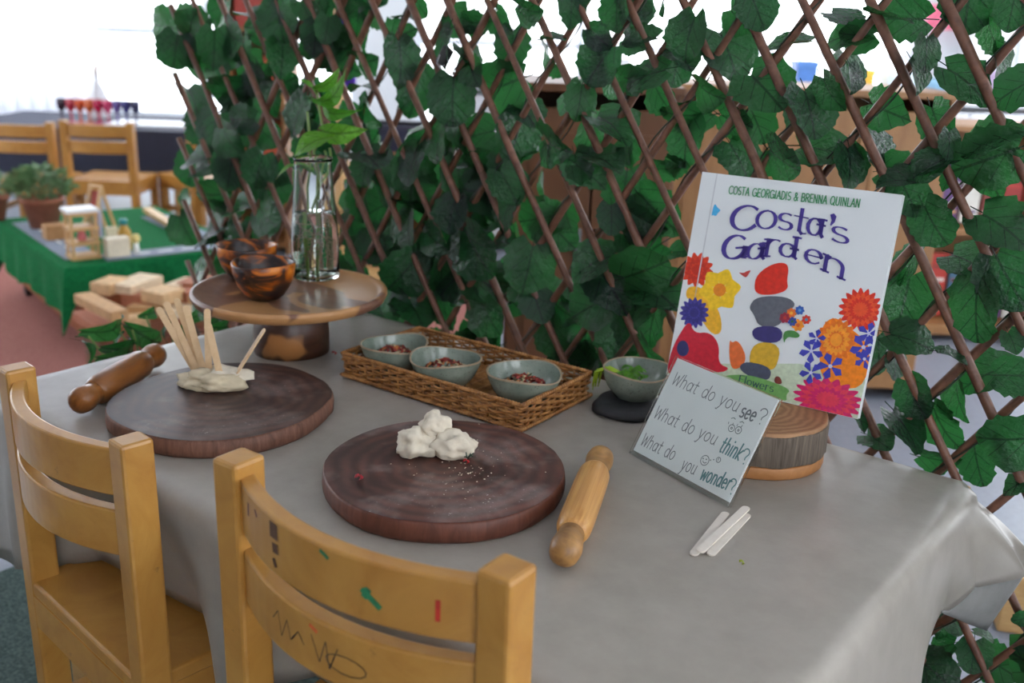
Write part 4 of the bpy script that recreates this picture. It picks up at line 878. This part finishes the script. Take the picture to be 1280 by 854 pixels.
# ------------------------------------------------------------------ green-clothed low table
GA = Vector((-1.58,.97,.30)); e1 = Vector((.23,.973,0)).normalized(); e2 = Vector((-e1.y, e1.x, 0)); GW, GD, GZ = .62, .92, .30
gang = math.atan2(e1.y, e1.x)
gt = thing('low_table', 'low brown wooden trolley table under the green felt', 'table', (GA.x, GA.y, 0), gang)
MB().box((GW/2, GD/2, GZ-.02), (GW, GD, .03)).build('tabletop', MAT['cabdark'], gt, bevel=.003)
MB().box((GW/2+.0, GD/2, .16), (GW-.10, GD-.10, .22)).build('drawer_box', plain((150,84,44), .5), gt, bevel=.004)
for x in (.07, GW-.07):
    for y in (.07, GD-.07): MB().lathe([(.0001,-.012), (.022,-.012), (.026,-.006), (.026,.006), (.022,.012), (.0001,.012)], 20).build('castor', MAT['black'], gt, loc=(x, y, .027), rot=(0, PI/2, 0))
def felt():
    mb = MB(); vs = []; N = 0; per = []
    def drop(x, y): return (.095 if y <= 0 else .16)+.04*fr((x*4, y*4, 1))
    seq = [(i/20*GW, 0) for i in range(20)]+[(GW, i/24*GD) for i in range(24)]+[(GW-i/20*GW, GD) for i in range(20)]+[(0, GD-i/24*GD) for i in range(24)]
    for i, (x, y) in enumerate(seq):
        n = Vector(((x <= 0)*-1+(x >= GW), (y <= 0)*-1+(y >= GD), 0)).normalized(); c = abs(n.x) > .1 and abs(n.y) > .1; dr = drop(x, y)+(.12 if c else 0); rp = .008*math.sin(i*1.3)
        vs += [Vector((min(max(x, .02), GW-.02), min(max(y, .02), GD-.02), GZ)), Vector((x, y, GZ-.001))+n*.002, Vector((x, y, GZ-.012))+n*.007, Vector((x, y, GZ-dr*.5))+n*(.012+rp*.6+(.02 if c else 0)), Vector((x, y, GZ-dr))+n*(.016+rp+(.035 if c else 0))]
    N = len(seq); fs = [(i*5+k, i*5+k+1, ((i+1) % N)*5+k+1, ((i+1) % N)*5+k) for i in range(N) for k in range(4)]+[tuple(i*5 for i in range(N))]
    o = mb.add(vs, fs).build('felt_cloth', MAT['green'], None, loc=(GA.x, GA.y, 0), rot=(0, 0, gang)); o.modifiers.new('thick', 'SOLIDIFY').thickness = .002
    return tag(o, 'green felt cloth draped over the low table', 'cloth')
felt()
mat_r = thing('road_mat', 'grey printed road strips with white lines on the green felt', 'play mat', (GA.x, GA.y, GZ+.0015), gang)
ROAD = plain((126,134,148), .8)
for nm, pts in (('road_strip', [(.03,.10),(.03,.80),(.14,.80),(.14,.10)]), ('road_strip', [(.14,.02),(.48,.02),(.48,.12),(.14,.12)]), ('road_strip', [(.48,.02),(.48,.70),(.59,.70),(.59,.02)])):
    o = MB().box(((pts[0][0]+pts[2][0])/2, (pts[0][1]+pts[2][1])/2, .001), (abs(pts[2][0]-pts[0][0]), abs(pts[2][1]-pts[0][1]), .002)).build(nm, ROAD, mat_r)
for i in range(6): MB().box((.085, .16+i*.11, .0022), (.008, .06, .0006)).build('lane_mark', MAT['white'], mat_r)
for i in range(4): MB().box((.19+i*.08, .07, .0022), (.05, .008, .0006)).build('lane_mark', MAT['white'], mat_r)
for i in range(5): MB().box((.535, .12+i*.12, .0022), (.008, .06, .0006)).build('lane_mark', MAT['white'], mat_r)
GT = GZ+.0016; GT2 = GZ+.0042
def gpos(px, py, z=GT2): q = onz(px, py, z); return Vector((q.x, q.y, z))
def terracotta(label, px, py, r, h, foliage, seed, squat=1):
    t = thing('potted_plant', label, 'plant', gpos(px, py, GT))
    MB().lathe([(.0001,0), (r*.68,0), (r*.95,h*.82), (r*1.06,h*.82), (r*1.08,h), (r*.96,h), (r*.9,h*.85), (.0001,h*.85)], 32).build('pot', MAT['terra'], t, smooth=True)
    rr = random.Random(seed); mb = MB()
    for k in range(foliage):
        a = rr.random()*6.283; el = rr.uniform(.1, 1.4); R = rr.uniform(.5, 1)*r*1.7; p = Vector((math.cos(a)*math.cos(el)*R, math.sin(a)*math.cos(el)*R, h+math.sin(el)*R*.9*squat)); d = Vector((math.cos(a+rr.uniform(-.8,.8)), math.sin(a), rr.uniform(-.2,1))).normalized(); s = rr.uniform(.016, .034); v = d.orthogonal().normalized()*s*.22
        mb.add([p, p+d*s*.5+v, p+d*s, p+d*s*.5-v], [(0,1,2,3)])
    for k in range(30):
        a = rr.random()*6.283; el = rr.uniform(.3, 1.4); R = r*1.5; mb.tube([(0,0,h*.85), (math.cos(a)*math.cos(el)*R*.5, math.sin(a)*math.cos(el)*R*.5, h+R*.3), (math.cos(a)*math.cos(el)*R, math.sin(a)*math.cos(el)*R, h+math.sin(el)*R*.85*squat)], .0012, 4)
    tag(mb.build('foliage', plain((108,140,96), .6, .35, 30), t), kind='stuff'); return t
terracotta('terracotta pot with a bushy grey-green herb on the green felt', 56, 284, .072, .115, 1100, 1)
terracotta('brown pot with a sparse leafy plant at the far left edge', -8, 274, .062, .095, 200, 2, .9)
# toy wooden shelf tower
tw_ = thing('toy_tower', 'small open wooden toy tower with a pink figure inside', 'toy', gpos(105, 322, GT), gang)
for z in (.004, .035, .068, .100): MB().box((0, 0, z), (.062, .05, .008)).build('floor_board', MAT['pine'], tw_, bevel=.001)
for x in (-.026, .026):
    for y in (-.02, .02): MB().box((x, y, .052), (.006, .006, .096)).build('post', MAT['pine'], tw_)
MB().box((.036, 0, .075), (.005, .046, .058)).build('side_panel', plain((176,180,204), .6), tw_)
MB().box((0, 0, .107), (.066, .054, .008)).build('roof_board', MAT['white'], tw_, bevel=.001)
pf = thing('peg_figure', 'pink peg figure standing in the toy tower', 'toy', gpos(105, 322, GT)+Vector((0,0,.040)), 0); pf.location = Vector(tw_.location)+Vector((0,0,.040))
MB().lathe([(.0001,0), (.009,0), (.009,.010), (.006,.022), (.0001,.023)], 16).build('peg_body', plain((216,120,124), .6), pf, smooth=True)
bl = MB().box((0, 0, .022), (.052, .03, .044)).build('toy_block', plain((226,214,190), .6), None, bevel=.002, loc=gpos(147, 320, GT2), rot=(0,0,gang)); bl.scale = (1.45,)*3; tag(bl, 'cream square wooden block on the front road strip', 'toy block')
bl = MB().box((0, 0, .018), (.06, .045, .036)).build('toy_block', plain((176,128,80), .6), None, bevel=.002, loc=gpos(72, 298, GT), rot=(0,0,gang)); bl.scale = (1.45,)*3; tag(bl, 'tan wooden block between the pot and the toy tower', 'toy block')
bl = MB().box((0, 0, .016), (.026, .02, .032)).build('toy_block', plain((224,208,176), .6), None, bevel=.002, loc=gpos(140, 300, GT), rot=(0,0,gang)); bl.scale = (1.45,)*3; tag(bl, 'small pale wooden block standing behind the cream square block', 'toy block')
bt_ = thing('toy_bottle', 'small amber bottle with a teal cap behind the cream block', 'bottle', gpos(157, 312, GT2))
MB().lathe([(.0001,0), (.014,0), (.015,.004), (.015,.042), (.008,.054), (.008,.060)], 20).build('bottle_body', plain((172,128,30), .3), bt_, smooth=True); MB().lathe([(.009,.058), (.009,.070), (.0001,.071)], 16).build('cap', plain((24,120,120), .4), bt_, smooth=True)
cf_ = thing('peg_figure', 'cream peg figure with a round yellow head beside the amber bottle', 'toy', gpos(171, 316, GT2)); MB().lathe([(.0001,0), (.007,0), (.005,.022), (.0001,.023)], 14).build('peg_body', MAT['white'], cf_, smooth=True); MB().lathe([(.0001,.02), (.008,.026), (.010,.034), (.007,.042), (.0001,.044)], 14).build('head', plain((222,202,130), .6), cf_, smooth=True)
af = thing('toy_tent_frame', 'thin wooden A-shaped toy frame behind the toy tower', 'toy', gpos(132, 300, GT), gang+.3)
for s in (-1, 1): MB().bar((s*.035, 0, .002), (0, 0, .125), .006, .006).build('pole', MAT['pine'], af); MB().bar((s*.035, .04, .002), (0, .04, .125), .006, .006).build('pole', MAT['pine'], af)
MB().bar((0, -.005, .126), (0, .045, .126), .006, .006).build('ridge_pole', MAT['pine'], af)
MB().bar((-.014, .02, .06), (.0, .02, .115), .03, .002).build('red_cloth', plain((150,62,48), .8), af)
for o in (tw_, bt_, cf_, af, pf): o.scale = (1.5,)*3
pf.location = Vector(tw_.location)+Vector((0,0,.0595))
pa, pb = onz(184, 262, GZ+.02), onz(232, 292, GZ+.02); tag(MB().bar(pa, pb, .035, .018).build('plank', MAT['pine'], None, bevel=.002), 'pale wooden plank lying along the right edge of the green felt', 'plank')

# ------------------------------------------------------------------ crate of wood offcuts
ck = Vector((-1.12,1.10,0)); crt = thing('crate', 'slatted wooden crate full of timber offcuts', 'crate', ck, gang)
CW, CDp = .52, .30
for s in (-1, 1):
    for z in (.03, .085, .14): 
        MB().box((0, s*CDp/2, z), (CW, .012, .045)).build('slat', wood('crate_slat%d%d' % (s, int(z*100)), (150,92,66), (182,120,90), (1,2,2), 6, .7), crt, bevel=.002)
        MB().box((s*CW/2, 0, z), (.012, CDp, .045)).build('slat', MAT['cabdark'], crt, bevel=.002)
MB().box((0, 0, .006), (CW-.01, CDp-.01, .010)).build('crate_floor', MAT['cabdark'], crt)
OFF = [((103,372),(150,395),.28), ((125,362),(150,352),.27), ((148,362),(190,348),.27), ((158,372),(205,378),.24), ((165,385),(215,388),.22), ((190,366),(218,372),.26), ((215,362),(240,352),.26), ((222,372),(250,362),.25), ((110,392),(140,410),.22), ((140,405),(185,400),.2), ((205,392),(238,384),.22), ((236,362),(262,350),.26), ((118,415),(150,420),.16), ((240,378),(262,370),.24)]
for i, (a, b, z) in enumerate(OFF):
    A, B = onz(*a, z), onz(*b, z); lt = [(196,152,104), (214,176,130), (224,200,166), (170,104,74)][i % 4 if i not in (8, 12) else 3]
    wds = ('leftmost, sloping down', 'small upright-ended', 'long tilted', 'flat pale', 'flat lower', 'short cream', 'stubby', 'stubby lower', 'reddish side', 'brown low', 'wide low', 'rightmost high', 'reddish lowest', 'rightmost low')
    tag(MB().bar(A, B, .05+.02*(i % 3), .03+.008*(i % 2)).build('timber_offcut', plain(lt, .7, .15, 50), None, bevel=.003), wds[i]+' timber offcut in the crate pile', 'wood offcut', 'timber offcuts in the crate')

# ------------------------------------------------------------------ far navy table, chairs, glasses
NB = 5.35; NZ = .475
nl = onb(-60, 150, NB); nr_ = onb(232, 155, NB)
ac = (nl-CAM).dot(RH); ad = (nr_-CAM).dot(RH)
nt_ = thing('table', 'far table in front of the bright windows under the navy cloth', 'table', rm((ac+ad)/2, NB+.4), ROOM)
NWd = ad-ac
MB().box((0, 0, NZ-.015), (NWd-.02, .78, .026)).build('tabletop', MAT['pine'], nt_)
for x in (-NWd/2+.08, NWd/2-.08):
    for y in (-.32, .32): MB().box((x, y, (NZ-.03)/2), (.05, .05, NZ-.03)).build('leg', MAT['pine'], nt_)
nc = MB(); nc.box((0, 0, NZ+.001), (NWd, .8, .004)); 
for y in (-.4, .4): nc.box((0, y, NZ-.12), (NWd+.01, .006, .25))
for x in (-NWd/2, NWd/2): nc.box((x, 0, NZ-.12), (.006, .8, .25))
tag(nc.build('tablecloth', MAT['navy'], None, loc=rm((ac+ad)/2, NB+.4), rot=(0,0,ROOM)), 'dark navy cloth over the far table', 'tablecloth')
tr = MB().box((0,0,0), (.46,.26,.006)).build('runner', plain((214,218,224), .5), None, loc=rm(ad-.28, NB+.32, NZ+.008), rot=(0,0,ROOM)); tag(tr, 'pale runner lying on the right part of the navy table', 'table runner')
def far_chair(label, pl, pr, ztop, b, rz=ROOM):
    A, B = onb(*pl, b), onb(*pr, b); c = (A+B)/2; w = (B-A).length
    return make_chair(label, (c.x, c.y, 0), rz, w=w, ztop=A.z, seat=A.z-.28, mat='chair', sag=.02, simple=True)
far_chair('blurred wooden chair at the far left of the navy table', (-18,150), (62,150), 0, 4.85)
far_chair('blurred wooden chair in the middle of the navy table', (79,150), (162,150), 0, 4.8)
far_chair('blurred wooden chair at the right end of the navy table beside the trellis', (234,150), (290,152), 0, 5.0, ROOM+.9)
GC = [(70,40,60), (206,60,80), (226,96,56), (232,120,70), (214,40,90), (224,70,120), (110,90,160), (60,60,130), (50,50,90)]
GN = ['plum', 'rose red', 'orange', 'amber orange', 'magenta', 'pink', 'lilac', 'indigo', 'dark blue']
for i, c in enumerate(GC):
    q = onb(76+i*11.6, 128, NB+.25); tt = NT('tinted_glass'); m = tt.fin(s2l(c), .1, .5, **{'Transmission Weight': .35})
    g = thing('goblet', '%s stemmed goblet in the row on the navy table' % GN[i], 'goblet', (q.x, q.y, NZ+.004), 0, 'coloured goblets on the far table')
    MB().lathe([(.0001,0), (.030,0), (.028,.005), (.006,.010)], 20).build('base', m, g, smooth=True); MB().lathe([(.006,.010), (.005,.05), (.008,.058)], 12).build('stem', m, g, smooth=True)
    MB().lathe([(.006,.058), (.020,.072), (.0255,.098), (.025,.13), (.023,.13), (.023,.098), (.017,.074), (.0001,.066)], 20).build('cup', m, g, smooth=True)
q = onb(122, 118, NB+.45); vs_ = thing('branch_vase', 'pale grey vase with bare twigs behind the goblets', 'vase', (q.x, q.y, NZ+.004))
MB().lathe([(.0001,0), (.05,0), (.055,.02), (.058,.12), (.04,.17), (.018,.21), (.016,.26), (.02,.265)], 24, caps=False).build('vase_body', plain((206,208,212), .4), vs_, smooth=True)
for k in range(9):
    a = R_.uniform(0, 6.28); s = R_.uniform(.06,.2); MB().tube([(0,0,.24), (math.cos(a)*s*.4, math.sin(a)*s*.4, .38), (math.cos(a)*s, math.sin(a)*s, .5+R_.random()*.15)], [.003,.0025,.001], 5).build('twig', plain((176,160,150), .8), vs_)
# sheer curtains in front of the back window
def curtain(label, x0, x1, b, z0, z1):
    n = 60; vs = []
    for i in range(n+1):
        a = x0+(x1-x0)*i/n
        for z in (z0, z1): vs.append(rm(a, b+.03*math.sin(i*1.05), z))
    o = MB().add(vs, [(2*i, 2*i+2, 2*i+3, 2*i+1) for i in range(n)]).build('curtain', MAT['curtain'], None, smooth=True); o.modifiers.new('thick', 'SOLIDIFY').thickness = .003
    tag(o, label, 'curtain')
curtain('white curtain hanging at the left of the far window', -3.9, -2.9, 6.95, .05, 2.6)

# ------------------------------------------------------------------ shelves behind the trellis
def box_unit(name, label, cat, a, b, w, d, h, mat, shelves=(), door=0, rz=0):
    t = thing(name, label, cat, rm(a, b), ROOM+rz); th = .02
    MB().box((0, d/2-.006, h/2), (w, .012, h)).build('back_panel', mat, t)
    for s in (-1, 1): MB().box((s*(w/2-th/2), 0, h/2), (th, d, h)).build('side_panel', mat, t, bevel=.002)
    MB().box((0, 0, h-th/2), (w+.02, d+.02, th)).build('top', mat, t, bevel=.002); MB().box((0, 0, .04), (w-.04, d-.03, th)).build('bottom_shelf', mat, t)
    for z in shelves: MB().box((0, 0, z), (w-2*th, d-.02, th)).build('shelf', mat, t)
    for k in range(door):
        ww = (w-.01)/door; x = -w/2+.005+ww*(k+.5); dr = MB().box((x, -d/2-.008, h*.49), (ww-.006, .016, h*.90)).build('door', mat, t, bevel=.002)
        MB().box((x, -d/2-.018, h*.49), (ww-.09, .005, h*.78)).build('door_panel', mat, dr); MB().box((x+ww*.38*(1 if k % 2 == 0 else -1), -d/2-.022, h*.6), (.012, .02, .07)).build('handle', plain((120,120,124), .4), dr)
    return t
def a_of(px, b): return (onb(px, 200, b)-CAM).dot(RH)
b1_ = 2.45; wA = a_of(846, b1_)-a_of(636, b1_)
box_unit('cabinet', 'wooden cabinet in brown darkened for shade behind the middle of the trellis', 'cabinet', (a_of(846,b1_)+a_of(636,b1_))/2, b1_+.2, wA, .36, (onb(740,106,b1_).z), MAT['cabdark'], door=2)
b2_ = 2.95; wB = a_of(1190, b2_)-a_of(836, b2_)
box_unit('cabinet', 'light tan wooden cabinet behind the picture book', 'cabinet', (a_of(1190,b2_)+a_of(836,b2_))/2, b2_+.2, wB, .36, (onb(1000,110,b2_).z), MAT['cab'], door=3)
b3_ = 3.55
bc = box_unit('bookcase', 'wooden bookcase with patterned books behind the right of the trellis', 'bookcase', a_of(1262,b3_), b3_+.2, .52, .32, .80, MAT['cab'], shelves=(.06,.42))
BKC = [((150,40,34), 'dark red'), ((176,52,40), 'red'), ((60,96,120), 'teal'), ((196,150,70), 'ochre'), ((90,60,110), 'purple'), ((210,208,200), 'white'), ((120,50,40), 'maroon')]
for row, z in enumerate((.07, .43)):
    for k in range(6):
        c, nm = BKC[(k+row*3) % 7]; x = -.2+k*.075; p = Vector(bc.location)+RH*x+FH*(-.06); bo = thing('book', '%s book facing out on the %s shelf of the bookcase' % (nm, ('lower', 'upper')[row]), 'book', (p.x, p.y, z+.012), ROOM, 'books in the far bookcase')
        if (row, k) == (1, 4): bo['label'] = 'purple book standing near the right of the upper shelf of the bookcase'
        MB().box((0, 0, .12), (.064, .016, .24)).build('cover', plain(c, .5), bo, bevel=.001); MB().box((0, .001, .12), (.058, .010, .236)).build('pages', MAT['pages'], bo)
        for j in range(4): MB().box((0, -.0085, .04+j*.05), (.05, .001, .012)).build('stripe', plain(BKC[(k+j+2) % 7][0], .5), bo)
# low light shelf with storage items in front of the window
b4 = 4.9
sh = box_unit('shelf_unit', 'long white low shelf under the far window', 'shelf', (a_of(560,b4)+a_of(1420,b4))/2, b4+.2, a_of(1420,b4)-a_of(560,b4), .36, .80, plain((214,216,222), .5), shelves=(.4,), door=4)
ITEMS = [(1008,(70,120,190),.10,.16,'blue storage box on the white shelf'), (1062,(60,60,130),.05,.14,'indigo tin on the white shelf'), (1086,(222,170,40),.05,.13,'yellow and red tin on the white shelf'), (1128,(196,214,232),.14,.12,'pale blue box on the white shelf'), (1170,(110,150,176),.12,.10,'blue-grey box on the white shelf'), (1214,(70,50,60),.05,.17,'dark round tin on the white shelf'), (1245,(150,130,160),.16,.15,'lilac box at the right of the white shelf'), (960,(206,90,150),.06,.15,'pink box on the white shelf'), (770,(226,226,230),.14,.14,'white box at the left of the white shelf')]
for px, c, w, h, lb in ITEMS:
    p = onb(px, 60, b4+.2); o = thing('storage_box', lb, 'box', (p.x, p.y, .80), ROOM); MB().box((0,0,h/2), (w, .14, h)).build('box_body', plain(c, .5), o, bevel=.004); MB().box((0,0,h-.012), (w+.008, .148, .024)).build('lid', plain(tuple(min(255, v+18) for v in c), .5), o, bevel=.003)
for px, py, w, h, c, lb in ((1190,22,.34,.16,(222,104,130),'pink poster hung in the right of the back window'), (1115,30,.20,.12,(214,120,80),'orange patterned poster in the back window')):
    p = onb(px, py, 7.1); o = MB().box((0,0,0), (w,.004,h)).build('poster', plain(c, .6, .25, 14), None, loc=p, rot=(0,0,ROOM)); tag(o, lb, 'poster')
# warm coloured things behind the left of the trellis
b5 = 4.6
ws = box_unit('bookcase', 'tall tan wooden shelf behind the left of the trellis', 'shelf', (a_of(285,b5)+a_of(345,b5))/2+.02, b5+.2, .26, .3, 1.25, MAT['cab'], shelves=(.45,.75,1.02))
for z, c, lb in ((.46,(190,84,56),'orange red box on the lowest shelf of the tall tan shelf'), (.76,(206,96,70),'coral box on the middle shelf of the tall tan shelf'), (1.03,(170,70,60),'brick red box on the top shelf of the tall tan shelf')):
    p = Vector(ws.location); o = thing('storage_box', lb, 'box', (p.x, p.y, z), ROOM); MB().box((0,-.03,.07), (.18,.2,.14)).build('box_body', plain(c, .6), o, bevel=.004); MB().box((0,-.03,.135), (.188,.208,.02)).build('lid', plain(tuple(int(v*.85) for v in c), .6), o)
p = onb(437, 30, 4.2); sc_ = MB(); vs = []
for i in range(13):
    for z in (.82, 1.5): vs.append(rm((p-CAM).dot(RH)-.035+.07*i/12, 4.12+.012*math.sin(i*2.1), z))
o = sc_.add(vs, [(2*i, 2*i+2, 2*i+3, 2*i+1) for i in range(12)]).build('scarf', plain((92,44,176), .8)); o.modifiers.new('thick', 'SOLIDIFY').thickness = .003; tag(o, 'violet scarf hanging behind the trellis above the carafe', 'scarf')
p0 = onb(424, 190, 4.2); hs = thing('coat_stand', 'pale wooden post holding the violet scarf', 'stand', rm((p0-CAM).dot(RH), 4.25)); MB().box((0,0,.76), (.05,.05,1.5)).build('post', MAT['pine'], hs, bevel=.003); MB().box((.03,-.02,1.5), (.16,.03,.03)).build('arm', MAT['pine'], hs); MB().box((0,0,.015), (.3,.3,.03)).build('base', MAT['pine'], hs, bevel=.004)
b6 = 4.4; rs = box_unit('shelf_unit', 'low tan shelf with a dark top box behind the carafe', 'shelf', (a_of(440,b6)+a_of(560,b6))/2, b6+.2, a_of(560,b6)-a_of(440,b6), .3, .52, MAT['cab'], shelves=(.28,))
o = thing('storage_box', 'navy box on the low tan shelf behind the trellis', 'box', tuple(Vector(rs.location)+Vector((0,0,.52))), ROOM); MB().box((0,0,.06), (.3,.2,.12)).build('box_body', plain((40,44,70), .6), o, bevel=.004); MB().box((0,0,.11), (.31,.21,.02)).build('lid', plain((60,60,80), .6), o)

q = onz(1255, 792, 0); o = MB().box((0, 0, .06), (.05, .05, .12)).build('timber_block', MAT['pine'], None, bevel=.003, loc=(q.x, q.y+.03, .001), rot=(0, 0, .4)); tag(o, 'pale timber block on the grey floor behind the turned cloth corner', 'wood block')
